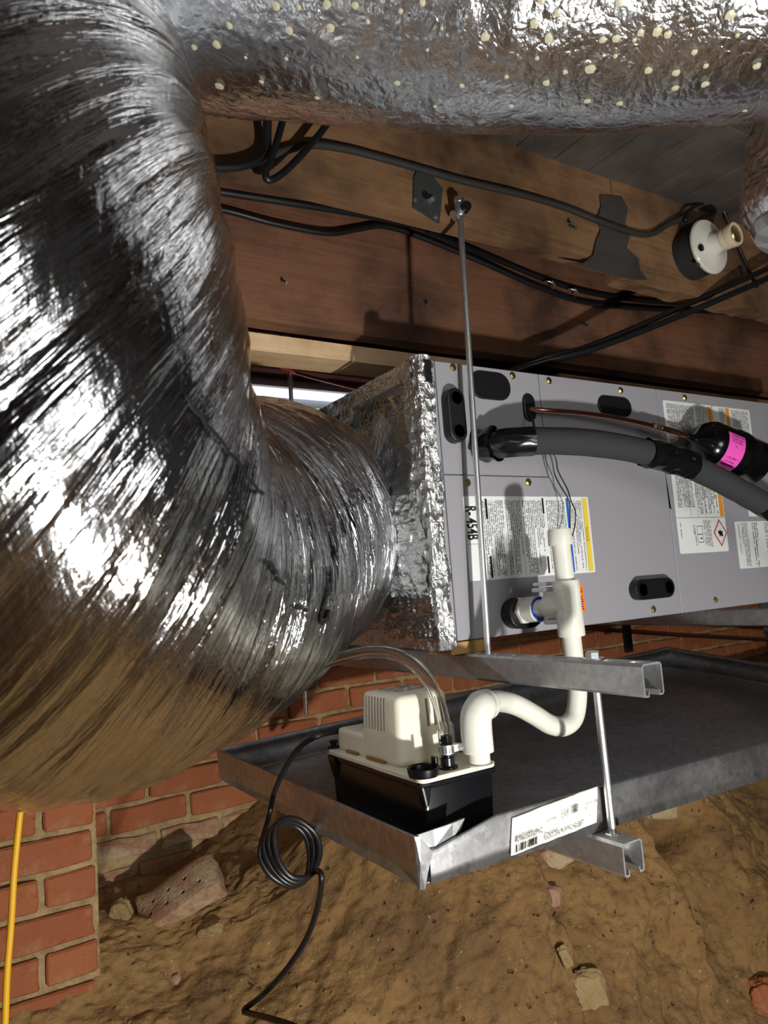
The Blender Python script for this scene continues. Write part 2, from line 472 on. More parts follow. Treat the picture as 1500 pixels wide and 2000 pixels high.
def glassm():
    t = NT('clear_vinyl'); t.b.inputs['Transmission Weight'].default_value = 1.0; t.b.inputs['IOR'].default_value = 1.25
    return t.set(Base__Color=(.93, .94, .92, 1), Roughness=.06)
M['vinyl'] = glassm()
def daylight():
    t = NT('daylit_opening'); t.b.inputs['Emission Color'].default_value = (.86, .93, 1, 1); t.b.inputs['Emission Strength'].default_value = 1.1
    return t.set(Base__Color=(.8, .85, .9, 1), Roughness=.6)
M['day'] = daylight()
M['whitepaint'] = plain('white_paint', srgb(232, 236, 240), .5)

# ================================================================== STRUCTURE
YC = 0.28            # front face of the air handler
ZB, ZT = 0.209, 0.748
XL = 0.283
YJ = 0.28            # face of the near joist
YW = 1.25            # brick foundation wall
YP = 0.90            # brick pier

# ---- earth bank and floor of the crawl space
def seg_side(px, py, poly):
    """signed distance (px) to a polyline; negative on its left (walking down)"""
    best = np.full(px.shape, 1e9); sg = np.zeros(px.shape)
    for (x0, y0), (x1, y1) in zip(poly[:-1], poly[1:]):
        dx, dy = x1 - x0, y1 - y0; L = math.hypot(dx, dy)
        t = np.clip(((px - x0) * dx + (py - y0) * dy) / L ** 2, 0, 1)
        d = np.hypot(px - x0 - t * dx, py - y0 - t * dy)
        s = np.where(((px - x0) * dy - (py - y0) * dx) >= 0, 1.0, -1.0)
        m = d < best; best = np.where(m, d, best); sg = np.where(m, s, sg)
    return best, sg
def bank_profile(X, t):
    """t 0..1: wall foot -> ledge edge -> bank foot -> floor behind the camera"""
    k = 1 / (1 + np.exp(-(X - 0.28) * 9))                # 0 left, 1 right (bank stands higher)
    e_y = .93 * (1 - k) + .80 * k; e_z = -.44 * (1 - k) - .15 * k
    w_z = -.40 * (1 - k) - .13 * k
    f_y = .36 * (1 - k) + .30 * k; f_z = np.full_like(X, -.98)
    key_t = [0, .12, .20, .62, .72, 1.0]
    ys = [np.full_like(X, 1.32), e_y + .10, e_y, f_y + .02, f_y - .22, np.full_like(X, -3.2)]
    zs = [w_z, .5 * (w_z + e_z), e_z - .03, f_z + .03, f_z - .04, np.full_like(X, -1.05)]
    Y = np.zeros_like(X); Z = np.zeros_like(X)
    for i in range(5):
        m = (t >= key_t[i]) & (t <= key_t[i + 1]); s = (t - key_t[i]) / (key_t[i + 1] - key_t[i])
        Y = np.where(m, ys[i] * (1 - s) + ys[i + 1] * s, Y); Z = np.where(m, zs[i] * (1 - s) + zs[i + 1] * s, Z)
    return Y, Z
nx, nt = 620, 460
xs = np.concatenate([np.linspace(-3.0, -.75, 60), np.linspace(-.74, 1.7, 500), np.linspace(1.72, 4, 60)])
ts = np.concatenate([np.linspace(0, .62, 400), np.linspace(.625, 1, 60)])
TT, XX = np.meshgrid(ts, xs, indexing='ij')
YY, ZZ = bank_profile(XX, TT)
u_, v_ = XX * 3.0, TT * 5.0
big = fbm(XX * 2.2, TT * 5.5, 3, 4) - .5
mid = fbm(XX * 9, TT * 22, 9, 4) - .5
fin = fbm(XX * 45, TT * 110, 15, 3) - .5
rid = 1 - np.abs(2 * fbm(XX * 5 + TT * 4, TT * 6, 21, 4) - 1)
disp = .11 * big + .050 * mid + .012 * fin - .05 * np.clip(rid - .86, 0, 1) * 6 * .35
P0 = np.stack([XX, YY, ZZ], -1)
px_, py_ = pix(P0)
infr = (TT < .66)
d1, s1 = seg_side(px_, py_, [(965, 1610), (1030, 1720), (1052, 1790), (1085, 1880), (1102, 1950), (1125, 2060)])
disp = disp + infr * np.where(s1 < 0, .060 * np.exp(-d1 / 140), -.050 * np.exp(-d1 / 60)) * np.clip((py_ - 1590) / 60, 0, 1)
d2, s2 = seg_side(px_, py_, [(1200, 1590), (1245, 1650), (1285, 1720), (1320, 1790), (1350, 1840)])
disp = disp + infr * np.where(s2 < 0, .045 * np.exp(-d2 / 100), -.065 * np.exp(-d2 / 60)) * (d2 < 400) * np.exp(-np.clip(py_ - 1830, 0, 999) / 60)
d3, s3 = seg_side(px_, py_, [(1330, 1540), (1380, 1630), (1430, 1720), (1475, 1800)])
disp = disp + infr * .05 * np.exp(-(d3 / 40) ** 2)
for vx, vy, vr, va in ((1312, 1622, 26, .10), (1072, 1792, 17, .09), (1150, 1640, 30, .03), (560, 1700, 40, .02), (345, 1905, 14, .03)):
    disp = disp - infr * va * np.exp(-(((px_ - vx) / vr) ** 2 + ((py_ - vy) / (vr * 1.2)) ** 2))
# outward normal of the bank (toward -Y, +Z)
gy = np.gradient(YY, axis=0); gz = np.gradient(ZZ, axis=0)
nl = np.sqrt(gy ** 2 + gz ** 2) + 1e-9
NY, NZ = gz / nl, -gy / nl
sgn = np.where(NZ < -1e-6, -1, 1); NY, NZ = NY * sgn, NZ * sgn
fade = np.clip(TT / .05, 0, 1)
G = np.stack([XX, YY + NY * disp * fade, ZZ + NZ * disp * fade], -1)
GROUND = G
fl = grid_mesh('floor', G, M['dirt'], smooth=True)
structure(fl, 'ochre packed earth bank and floor of the crawl space')
GPX, GPY = pix(G)
def on_ground(px, py):
    """point of the visible bank nearest to a photo position"""
    m = (GPX - px) ** 2 + (GPY - py) ** 2 + np.where(TT < .66, 0, 1e6)
    i = np.unravel_index(np.argmin(m), m.shape)
    return G[i]

# ---- brick work
def brick_mesh(name, L, H, D, seed, mat, rough=.003):
    r = random.Random(seed)
    bm = box_bm((-L / 2, 0, -H / 2), (L / 2, D, H / 2), .004, 1)
    bmesh.ops.subdivide_edges(bm, edges=[e for e in bm.edges if e.calc_length() > .03], cuts=2, use_grid_fill=True)
    for v in bm.verts:
        n = vnoise(np.array([v.co.x * 30 + seed * 3.1]), np.array([v.co.z * 40 + v.co.y * 20 + seed]), seed % 7)[0] - .5
        v.co += Vector((n * rough, (vnoise(np.array([v.co.x * 22]), np.array([v.co.z * 33]), seed % 11)[0] - .5) * rough * 1.3, n * rough))
    me = bpy.data.meshes.new(name); bm.to_mesh(me); bm.free(); me.materials.append(mat)
    return me
def brick_wall(parent, x0, x1, z0, rows, yface, mat, bl, bh, jx, jz, phase, skip=(), missing=0.0, jit=.005, seedo=0, matold=None, old_rows=()):
    full = [brick_mesh('brick', bl, bh, .10, i + seedo, mat, .0055) for i in range(5)]
    half = [brick_mesh('brick', bl * .48, bh, .10, i + 30 + seedo, mat) for i in range(3)]
    fo = [brick_mesh('brick', bl * .8, bh * .86, .10, i + 60 + seedo, matold, .012) for i in range(4)] if matold else None
    rr = random.Random(5 + seedo)
    cnt = 0
    for k in range(rows):
        z = z0 + (k + .5) * (bh + jz)
        old = k in old_rows
        x = x0 + (phase if k % 2 else 0)
        first = True
        while x < x1 - .02:
            ln = bl * .8 if old else bl
            if first and k % 2 and phase > 0:
                me = rr.choice(half); xc = x0 + bl * .24; nxt = x0 + bl * .48 + jx
            else:
                if x + ln > x1 + .03:
                    me = rr.choice(half); xc = x + bl * .24; nxt = x + bl * .48 + jx
                else:
                    me = rr.choice(fo if old else full); xc = x + ln / 2; nxt = x + ln + jx
            first = False
            if not any(a < xc < b and c < z < d for a, b, c, d in skip):
                o = bpy.data.objects.new('brick', me); COL.objects.link(o); o.parent = parent
                o.location = (xc, yface + rr.uniform(-jit, jit) + (.003 if old else 0), z + rr.uniform(-.001, .001))
                o.rotation_euler = (rr.uniform(-.012, .012), rr.uniform(-.012, .012) * (3 if old else 1), rr.uniform(-.012, .012)); cnt += 1
            x = nxt
    return cnt
def mortar_slab(name, x0, x1, z0, z1, y, thick, seed):
    n, m = 160, 120
    xs = np.linspace(x0, x1, n); zs = np.linspace(z0, z1, m)
    A, Bz = np.meshgrid(xs, zs, indexing='ij')
    yy = y + (fbm(A * 14, Bz * 14, seed, 4) - .5) * .018
    Pm = np.stack([A, yy, Bz], -1)
    # close to a slab with rim
    def ring(P, yb):
        Q = P.copy(); Q[..., 1] = yb; return Q
    full = np.concatenate([ring(Pm[:1], y + thick), Pm, ring(Pm[-1:], y + thick)], 0)
    full = np.concatenate([ring(full[:, :1], y + thick), full, ring(full[:, -1:], y + thick)], 1)
    return grid_mesh(name, full, M['mortar'], smooth=True, flip=False)
wb = mortar_slab('wall_back', -1.7, 2.9, -.62, .86, YW + .012, .12, 4)
structure(wb, 'red brick foundation wall behind the drain pan')
brick_wall(wb, -1.7, 2.9, -.490, 17, YW, M['brick'], .196, .060, .013, .0125, .105, matold=M['oldbrick'], old_rows=(0, 1, 2), seedo=0)
PX1 = -.222
wp = mortar_slab('wall_left', -1.75, PX1 - .004, -.62, .62, YP + .012, .34, 8)
structure(wp, 'red brick pier at the left, nearer than the back wall')
brick_wall(wp, PX1 - .2165 * 5 - .002, PX1, -.517, 12, YP, M['brick'], .203, .062, .0135, .0135, .107, seedo=3)

# ---- ceiling: sub-floor planks, joists, beams
ZS = 1.262
cl = box('ceiling', (-3, -3.0, ZS + .022), (4, 2.6, ZS + .05), M['plank'])
structure(cl, 'dark underside of the floor above')
for i in range(30):
    x0 = -1.1 + i * .112
    o = box('plank', (x0, .02, ZS), (x0 + .108, 1.35, ZS + .022), M['plank'], cl, .002, 1)
def ragged_beam(name, x0, x1, y0, y1, z0, z1, mat, seed, amp=.003, n=120, rag=0.0):
    xs = np.linspace(x0, x1, n)
    prof = []
    for yy, zz in ((y0, z0), (y0, (z0 + z1) / 2), (y0, z1), (y1, z1), (y1, (z0 + z1) / 2), (y1, z0), ((y0 + y1) / 2, z0)):
        prof.append((yy, zz))
    Pm = np.zeros((n, len(prof), 3))
    for j, (yy, zz) in enumerate(prof):
        Pm[:, j, 0] = xs
        Pm[:, j, 1] = yy + (fbm(xs * 3, xs * 0 + j * 1.7, seed + j, 3) - .5) * amp * 2
        Pm[:, j, 2] = zz + (fbm(xs * 3.3, xs * 0 + j * 2.3 + 5, seed + j + 9, 3) - .5) * amp * 2
        if rag and zz == z0: Pm[:, j, 2] += (fbm(xs * 14, xs * 0 + j * .3, seed + 4, 4) - .5) * rag
    o = grid_mesh(name, Pm, mat, wrap_v=True, smooth=False)
    bm = bmesh.new(); bm.from_mesh(o.data)
    bmesh.ops.holes_fill(bm, edges=[e for e in bm.edges if e.is_boundary], sides=0)
    bmesh.ops.recalc_face_normals(bm, faces=bm.faces[:])
    bm.to_mesh(o.data); bm.free()
    return o
zj = 1.043
xa = at(1204, 470, Y=YJ)[0]; xb = xa + .003
j1 = ragged_beam('floor_joist', -.20, xa, YJ, YJ + .045, zj, ZS, M['joist'], 3)
tag(j1, 'weathered brown floor joist holding the steel plate and the rod bracket', 'joist')
j2 = ragged_beam('floor_joist', xb, 2.9, YJ, YJ + .045, zj - .035, ZS, M['joist'], 8, rag=.02)
tag(j2, 'brown floor joist with ragged lower edge carrying the lampholder', 'joist')
sm = [(1172, 380), (1214, 384), (1226, 408), (1221, 436), (1230, 462), (1224, 484), (1246, 505), (1250, 528), (1264, 546), (1236, 553), (1212, 549), (1180, 553), (1150, 540), (1104, 527), (1138, 514), (1158, 498), (1164, 470), (1173, 448), (1166, 425), (1174, 402)]
smp = [at(a, b, Y=YJ - .004) for a, b in sm]
jc = prism('tar_smear', [(p[0], max(p[2], zj - .03)) for p in smp], YJ - .006, YJ - .001, 'Y', M['char'], None, .0012, 1)
tag(jc, 'black tar smear over the joint between the two joists', 'smear')
YB2 = .50; zb2 = .872
bm2 = ragged_beam('main_beam', -1.3, 2.9, YB2, YB2 + .045, zb2, ZS, M['beam'], 20)
tag(bm2, 'deep reddish brown main beam behind the joist, cables strung along it', 'beam')
pb = ragged_beam('ledger_board', -1.3, .62, YB2 + .05, YB2 + .14, zb2 - .046, zb2 - .008, M['pale'], 30, amp=.0012)
tag(pb, 'pale fresh lumber board under the main beam, left of the air handler', 'board')
e_ = at(1090, 715, Y=YB2 + .05)
pb2 = ragged_beam('ledger_board', e_[0], 2.6, YB2 + .05, YB2 + .14, zb2 - .070, zb2 - .010, M['joist'], 33, amp=.002)
tag(pb2, 'orange brown board end just above the top of the air handler', 'board')
b3 = ragged_beam('far_beam', -1.3, 2.9, .93, .98, 1.0, ZS, M['darkwood'], 40)
tag(b3, 'dark maroon far beam seen through the gap beside the duct', 'beam')
sill = ragged_beam('sill_plate', -1.7, 2.9, YW - .03, YW + .10, 1.02, 1.10, M['darkwood'], 44, amp=.006)
tag(sill, 'rough pinkish sill board above the white vent', 'board')
# ---- foundation vent (white, daylight behind its blades)
vx0, vx1 = at(480, 760, Y=YW)[0] - .15, at(700, 760, Y=YW)[0] + .2
vent = box('window_1', (vx0, YW + .09, .80), (vx1, YW + .10, 1.05), M['day'])
structure(vent, 'white daylit foundation vent behind the duct')
box('window_frame', (vx0 - .02, YW - .012, .79), (vx1 + .02, YW + .02, .825), M['whitepaint'], vent, .003)
for k in range(3):
    z = .85 + k * .062
    prism('slat', [(YW - .01, z), (YW - .004, z - .004), (YW + .06, z + .040), (YW + .054, z + .046)], vx0, vx1, 'X', M['whitepaint'], vent)
# wall strip above the bricks
up = box('wall_back_upper', (-1.7, YW + .102, .84), (2.9, YW + .16, 1.3), M['darkwood']); structure(up)
# rest of the crawl space around and behind the camera
bk = box('wall_right', (3.4, -3.0, -1.2), (3.5, 2.0, 1.3), M['concrete']); structure(bk)
bk2 = box('wall_left_far', (-2.6, -3.0, -1.2), (-2.5, 2.0, 1.3), M['concrete']); structure(bk2)
bk3 = box('wall_front', (-2.6, -3.1, -1.2), (3.5, -3.0, 1.3), M['concrete']); structure(bk3)
for k, yy in enumerate((-.62, -1.05, -1.5, -2.0)):
    o = ragged_beam('floor_joist', -2.4, 3.3, yy, yy + .045, 1.06, ZS, M['greywood'], 50 + k)
    tag(o, ['first', 'second', 'third', 'fourth'][k] + ' grey floor joist behind the photographer', 'joist')

# ================================================================== DUCTS
def duct_tube(name, cl, r, ns, na, mat, wr, seed, up=(0, 0, 1), caps=False):
    P, t = resample(catmull(cl, 30), ns)
    # smooth the centre line a little
    for _ in range(40):
        P[1:-1] = .25 * P[:-2] + .5 * P[1:-1] + .25 * P[2:]
    T, N, Bn = frames(P, up)
    a = np.linspace(0, 2 * math.pi, na, endpoint=False)
    S, A = np.meshgrid(t, a, indexing='ij')
    R = wr(S, A)
    V = P[:, None, :] + (R)[..., None] * (np.cos(A)[..., None] * N[:, None, :] + np.sin(A)[..., None] * Bn[:, None, :])
    uv = np.stack([S + (twist(S) * (A - math.pi) * r if name == 'jacket' else 0), A * r], -1)
    o = grid_mesh(name, V, mat, wrap_v=True, uv=uv)
    return o, P, T, N, Bn, t
RD = .262
CY = .665
DC = [(.267, CY, .475), (.19, .645, .468), (.071, .565, .449), (-.062, .448, .41), (-.198, .316, .375), (-.332, .183, .376), (-.421, .067, .398), (-.468, -.005, .481), (-.484, -.022, .61), (-.495, .019, .762), (-.496, .103, .921), (-.476, .205, 1.084), (-.455, .27, 1.23)]
def twist(S): return TW * np.clip((S - .62) / .70, 0, 1) ** 1.0
TW = -.55
def wr_main(S, A):
    q = A / (2 * math.pi)
    L = S.max()
    wob = .022 * (vnoise(S * 3, q * 5, 2, 5) - .5) + .008 * (vnoise(S * 9, q * 8, 3, 8) - .5)
    warp = .06 * (vnoise(S * 4, q * 5, 5, 5) - .5) + .012 * (vnoise(S * 11, q * 9, 6, 9) - .5) + .05 * np.sin(A + 1.0)
    Sx = S + warp + twist(S) * (A - math.pi) * RD
    def rg(f, qn, sd, sharp=1.0):
        n = vnoise(Sx * f, q * qn, sd, qn)
        return 1 - np.abs(2 * n - 1) ** sharp
    w1 = rg(13, 5, 31); w2 = rg(34, 7, 33); w3 = rg(85, 9, 36); w4 = rg(190, 13, 38)
    m1 = vnoise(S * 6, q * 9, 44, 9); m2 = vnoise(S * 5 + 7, q * 7, 46, 7)
    rib = .5 + .5 * np.cos(2 * math.pi * (Sx / .055))
    near = np.clip((S - .15) / .3, 0, 1)
    R = np.interp(S, [0, .08, .21], [.205, .235, RD]) + wob + .006 * rib + .011 * (w1 - .5) * (.4 + m1) + .0065 * (w2 - .5) * (.3 + 1.4 * m2) + .0026 * (w3 - .5) * (.3 + 1.4 * m1) + .0011 * (w4 - .5)
    # pulled in at the collar
    R = R + .004 * np.exp(-((S - .08) / .03) ** 2)
    return R
duct, dP, dT, dN, dB, dt = duct_tube('jacket', DC, RD, 760, 400, M['duct'], wr_main, 1)
def duct_at(s_, ang, off=0.0):
    i = min(len(dP) - 1, int(s_ / dt[-1] * (len(dP) - 1)))
    j = int((ang % (2 * math.pi)) / (2 * math.pi) * 400) % 400
    v = duct.data.vertices[i * 400 + j].co
    c = Vector(dP[i]); n = (v - c).normalized()
    return v + n * off
JV = np.empty(len(duct.data.vertices) * 3, np.float32); duct.data.vertices.foreach_get('co', JV); JV = JV.reshape(760, 400, 3)
JPX, JPY = pix(JV); JD = (JV - CAM) @ BASIS[:, 2]
JVIS = ((JV - dP[:, None, :]) * (CAM - JV)).sum(-1) > 0
def on_duct(px, py):
    m = np.hypot(JPX - px, JPY - py) + np.where(JVIS, 0, 1e5) + JD * 30
    i, j = np.unravel_index(np.argmin(m), m.shape)
    n = JV[i, j] - dP[i]; n /= np.linalg.norm(n); return JV[i, j], n
marks = []
for pts, wd in (([(642, 1105), (646, 1125), (642, 1150), (634, 1175), (626, 1195), (624, 1210), (631, 1216), (638, 1206), (641, 1190)], .0045), ([(574, 1184), (586, 1189), (598, 1194)], .0025), ([(360, 778), (385, 808), (410, 840), (435, 872), (460, 905), (485, 938), (510, 966)], .0022), ([(520, 1095), (530, 1110), (540, 1126), (552, 1142)], .0025)):
    dense = []
    for (x0, y0), (x1, y1) in zip(pts[:-1], pts[1:]):
        for q in range(4): dense.append((x0 + (x1 - x0) * q / 4, y0 + (y1 - y0) * q / 4))
    dense.append(pts[-1])
    S_ = [on_duct(a, b) for a, b in dense]; Pq = np.array([s[0] for s in S_]); Nq = np.array([s[1] for s in S_])
    Tq = np.gradient(Pq, axis=0); Cq = np.cross(Nq, Tq); Cq /= np.linalg.norm(Cq, axis=1, keepdims=True) + 1e-9
    G_ = np.stack([Pq + Nq * .0022 - Cq * wd, Pq + Nq * .0028, Pq + Nq * .0022 + Cq * wd], 1)
    marks.append(grid_mesh('printed_mark', G_, M['ink']))
thing('flex_duct', 'huge crinkled silver foil flexible duct bending in the left foreground', 'duct', (-.45, .1, .15), [duct] + marks)

# upper wrapped duct crossing in front of the joist
RU = .185
def upper_center(px, py, d):
    q = dep(px, py, d); r = ray(px, py); r = r / np.linalg.norm(r)
    ax = BASIS[:, 0]; n = np.cross(ax, r); n /= np.linalg.norm(n)
    if n[2] < 0: n = -n
    return q + n * RU
UC = [upper_center(x, y, d) for x, y, d in ((230, 198, 1.06), (390, 213, 1.04), (580, 236, 1.02), (760, 251, 1.00), (920, 257, .985), (1080, 254, .97), (1240, 243, .955), (1400, 230, .94), (1560, 218, .925), (1760, 200, .91))]
def wr_up(S, A):
    q = A / (2 * math.pi)
    wob = .016 * (vnoise(S * 3, q * 5, 62, 5) - .5) + .010 * (vnoise(S * 8, q * 9, 63, 9) - .5)
    n1 = 1 - np.abs(2 * vnoise(S * 22 + 2 * vnoise(S * 7, q * 9, 65, 9), q * 40, 64, 40) - 1)
    n2 = 1 - np.abs(2 * vnoise(S * 60, q * 80, 67, 80) - 1)
    n3 = 1 - np.abs(2 * vnoise(S * 120, q * 150, 68, 150) - 1)
    m = np.clip(2.2 * vnoise(S * 5, q * 7, 69, 7) - .5, .15, 1)
    return RU + wob + m * (.0022 * (n1 - .5) + .0016 * (n2 - .5) + .0007 * (n3 - .5))
ud, uP, uT, uN, uB, ut = duct_tube('foil_wrap', UC, RU, 620, 300, M['wrap'], wr_up, 2)
kids = [ud]
# adhesive spots on the wrap
sp_mesh = []
for k in range(6):
    rr = random.Random(k)
    n = 14; V = [(0, 0, .0012)]
    for j in range(n):
        a = 2 * math.pi * j / n; r = 1 + rr.uniform(-.14, .14)
        V.append((r * math.cos(a), r * math.sin(a) * rr.uniform(.9, 1.1), 0.0004))
    me = bpy.data.meshes.new('adhesive_spot'); me.from_pydata(V, [], [(0, 1 + j, 1 + (j + 1) % n) for j in range(n)]); me.materials.append(M['glue']); sp_mesh.append(me)
UV3 = np.empty(len(ud.data.vertices) * 3, np.float32); ud.data.vertices.foreach_get('co', UV3); UV3 = UV3.reshape(620, 300, 3)
UPX, UPY = pix(UV3)
vis = ((UV3 - uP[:, None, :]) * (CAM - UV3)).sum(-1) > 0
spots = [(541, 8, 9), (584, 16, 6), (641, 5, 9), (694, 6, 8), (448, 48, 8), (566, 57, 9), (646, 55, 9), (425, 87, 10), (380, 89, 7), (428, 163, 11), (512, 157, 6), (825, 4, 7), (782, 16, 5), (862, 52, 4), (948, 71, 10), (1045, 46, 10), (1070, 71, 10), (1057, 5, 9), (1088, 20, 8), (1210, 6, 9), (1177, 74, 8), (1204, 76, 9), (1251, 61, 8), (1240, 76, 5), (1282, 61, 10), (1304, 69, 9), (1427, 27, 11), (1155, 132, 12), (1265, 136, 9), (1320, 141, 9), (1319, 167, 8), (1477, 123, 9), (1376, 163, 9), (1147, 191, 8), (1103, 135, 6), (1068, 161, 8), (1202, 104, 5), (1048, 112, 5), (1211, 196, 8), (775, 160, 7), (902, 163, 6), (1355, 100, 7), (1380, 124, 6), (1000, 202, 6), (1455, 212, 6), (505, 30, 4), (700, 110, 4), (836, 92, 4), (910, 30, 4), (985, 25, 4), (1105, 50, 4), (1130, 22, 4), (1328, 30, 5), (1440, 70, 5), (990, 150, 5), (560, 110, 5), (480, 110, 4), (620, 185, 6), (720, 40, 5), (850, 205, 5)]
for k, (sx, sy, sr) in enumerate(spots):
    m = (UPX - sx) ** 2 + (UPY - sy) ** 2 + np.where(vis, 0, 1e7)
    i, j = np.unravel_index(np.argmin(m), m.shape)
    p = UV3[i, j]; nrm = Vector(p - uP[i]).normalized()
    d = float((p - CAM) @ BASIS[:, 2]); rad = sr * .85 * d / F_PX
    o = bpy.data.objects.new('adhesive_spot', sp_mesh[k % 6]); COL.objects.link(o)
    q = nrm.to_track_quat('Z', 'Y'); o.rotation_mode = 'QUATERNION'; o.rotation_quaternion = q
    o.location = Vector(p) + nrm * .0022; o.scale = (rad, rad, 1.0)
    kids.append(o)
thing('wrapped_duct', 'foil wrapped round duct with yellow adhesive spots crossing under the floor', 'duct', tuple(uP[310] - np.array([0, 0, RU])), kids)

# foil boot hanging at the right edge
def wr_boot(S, A):
    q = A / (2 * math.pi); r0 = .10
    n2 = 1 - np.abs(2 * vnoise(S * 60, q * 50, 77, 50) - 1); n3 = 1 - np.abs(2 * vnoise(S * 130, q * 100, 78, 100) - 1)
    end = np.clip((S - (S.max() - .04)) / .04, 0, 1)
    return r0 + .01 * (vnoise(S * 5, q * 5, 75, 5) - .5) + .004 * (n2 - .5) + .002 * (n3 - .5) - .03 * end ** 2
bc = [dep(1640, 150, .96), dep(1622, 260, .965), dep(1608, 360, .97), dep(1590, 452, .97)]
bt, bP, *_ = duct_tube('boot_wrap', bc, .10, 160, 160, M['wrap'], wr_boot, 3, up=(1, 0, 0))
cap_c = bP[-1]
ax = (bP[-1] - bP[-2]); ax /= np.linalg.norm(ax)
bcap = lathe('tape_cap', [(.074, -.012), (.078, 0), (.070, .012), (.04, .018), (0, .019)], M['tape'], origin=cap_c, axis=ax, n=40)
thing('duct_boot', 'short foil wrapped duct drop hanging at the right edge of the photo', 'duct', tuple(cap_c), [bt, bcap])

# foil faced plenum end of the air handler
YB = YC + .60
def crumple_face(name, P0, eu, ev, nu, nv, amp, mat, seed, nrm, f=22):
    U, V = np.meshgrid(np.linspace(0, 1, nu), np.linspace(0, 1, nv), indexing='ij')
    lu, lv = np.linalg.norm(eu), np.linalg.norm(ev)
    n1 = 1 - np.abs(2 * vnoise(U * lu * f + 1.3 * vnoise(U * lu * 9, V * lv * 9, seed), V * lv * f, seed + 1) - 1)
    n2 = 1 - np.abs(2 * vnoise(U * lu * f * 2.7, V * lv * f * 2.7, seed + 2) - 1)
    n3 = vnoise(U * lu * 5, V * lv * 5, seed + 3)
    n4 = 1 - np.abs(2 * vnoise(U * lu * f * 6, V * lv * f * 6, seed + 5) - 1)
    h = amp * ((n1 - .5) + .5 * (n2 - .5) + .2 * (n4 - .5) + .9 * (n3 - .5))
    Pm = np.asarray(P0) + U[..., None] * np.asarray(eu) + V[..., None] * np.asarray(ev) + h[..., None] * np.asarray(nrm)
    return grid_mesh(name, Pm, mat, uv=np.stack([U * lu, V * lv], -1))
XP = XL - .016
pk = []
pk.append(box('plenum_box', (XP + .004, YC + .004, ZB + .004), (XL - .001, YB - .004, ZT - .002), M['facefoil'], None, .003))
pk.append(crumple_face('end_face', (XP, YC, ZB), (0, .60, 0), (0, 0, ZT - ZB), 150, 150, .006, M['facefoil'], 80, (-1, 0, 0), 11))
# crumpled tape: front vertical edge, top edge, bottom edge, and a patch under the collar
def tape_edge(name, pts, width, seed, mat=M['tape'], amp=.006, ns=160, nw=30):
    """L-shaped crumpled tape wrapped over the front edge: runs along z, from the end face round to the front"""
    zs = np.linspace(pts[0], pts[1], ns); q = np.linspace(0, 1, nw)
    Zg, Q = np.meshgrid(zs, q, indexing='ij')
    wl = width * (1 + .35 * (vnoise(Zg * 14, Q * 0, seed) - .5)); wf = .030 * (1 + .5 * (vnoise(Zg * 20, Q * 0, seed + 1) - .5))
    s = (Q - .62) / .62; 
    Xv = np.where(s < 0, XP - .004, XP - .004 + (Q - .62) / .38 * wf); Yv = np.where(s < 0, YC - .004 - s * wl, YC - .005)
    n1 = 1 - np.abs(2 * vnoise(Zg * 45, Q * 6, seed + 2) - 1); n2 = 1 - np.abs(2 * vnoise(Zg * 160, Q * 20, seed + 3) - 1)
    n3 = vnoise(Zg * 25, Q * 4, seed + 6)
    h = amp * (n1 - .4) + amp * .45 * (n2 - .5) + amp * .8 * (n3 - .3)
    return grid_mesh(name, np.stack([Xv - h * .8, Yv - h * .6, Zg], -1), mat, uv=np.stack([Zg, Q * .12], -1))
pk.append(tape_edge('edge_tape', (ZB - .012, ZT + .006), .055, 90, amp=.009))
pk.append(crumple_face('tape_strip', (XP - .006, YC + .02, ZT - .035), (0, .46, 0), (0, 0, .036), 120, 20, .004, M['tape'], 95, (-1, 0, 0)))
pk.append(crumple_face('tape_strip', (XP - .006, YC + .0, ZB - .010), (0, .50, 0), (0, 0, .035), 140, 20, .006, M['tape'], 97, (-1, 0, 0)))
pk.append(crumple_face('tape_patch', (XP - .012, YC + .012, ZB + .09), (0, .17, 0), (0, 0, .20), 110, 120, .016, M['tape'], 99, (-1, 0, 0), 20))
pk.append(crumple_face('tape_patch', (XP - .009, YC + .005, ZB + .005), (0, .17, 0), (0, 0, .09), 90, 60, .007, M['facefoil'], 103, (-1, 0, 0), 24))
for j, (y_, z_) in enumerate(((.10, .43), (.24, .49))):
    pk.append(crumple_face('tape_strip', (XP - .006, YC + y_, ZB + z_), (0, .11, -.10), (0, .035, .035), 60, 24, .003, M['tape'], 107 + j, (-1, 0, 0)))
# collar flare between duct and face
U, A = np.meshgrid(np.linspace(0, 1, 40), np.linspace(0, 2 * math.pi, 200, endpoint=False), indexing='ij')
qq = A / (2 * math.pi)
cr = .222 - .018 * U + .016 * (vnoise(U * 6, qq * 24, 111, 24) - .5) * U + .008 * (1 - np.abs(2 * vnoise(U * 14, qq * 60, 112, 60) - 1) - .5)
cxx = XP - .004 - .045 * U
pk.append(grid_mesh('collar_tape', np.stack([cxx, CY + cr * np.sin(A), .475 + cr * np.cos(A)], -1), M['tape'], wrap_v=True, uv=np.stack([U * .06, A * .24], -1)))
thing('plenum', 'foil taped plenum end where the flexible duct joins the air handler', 'plenum', (XP, YC + .26, ZB), pk)

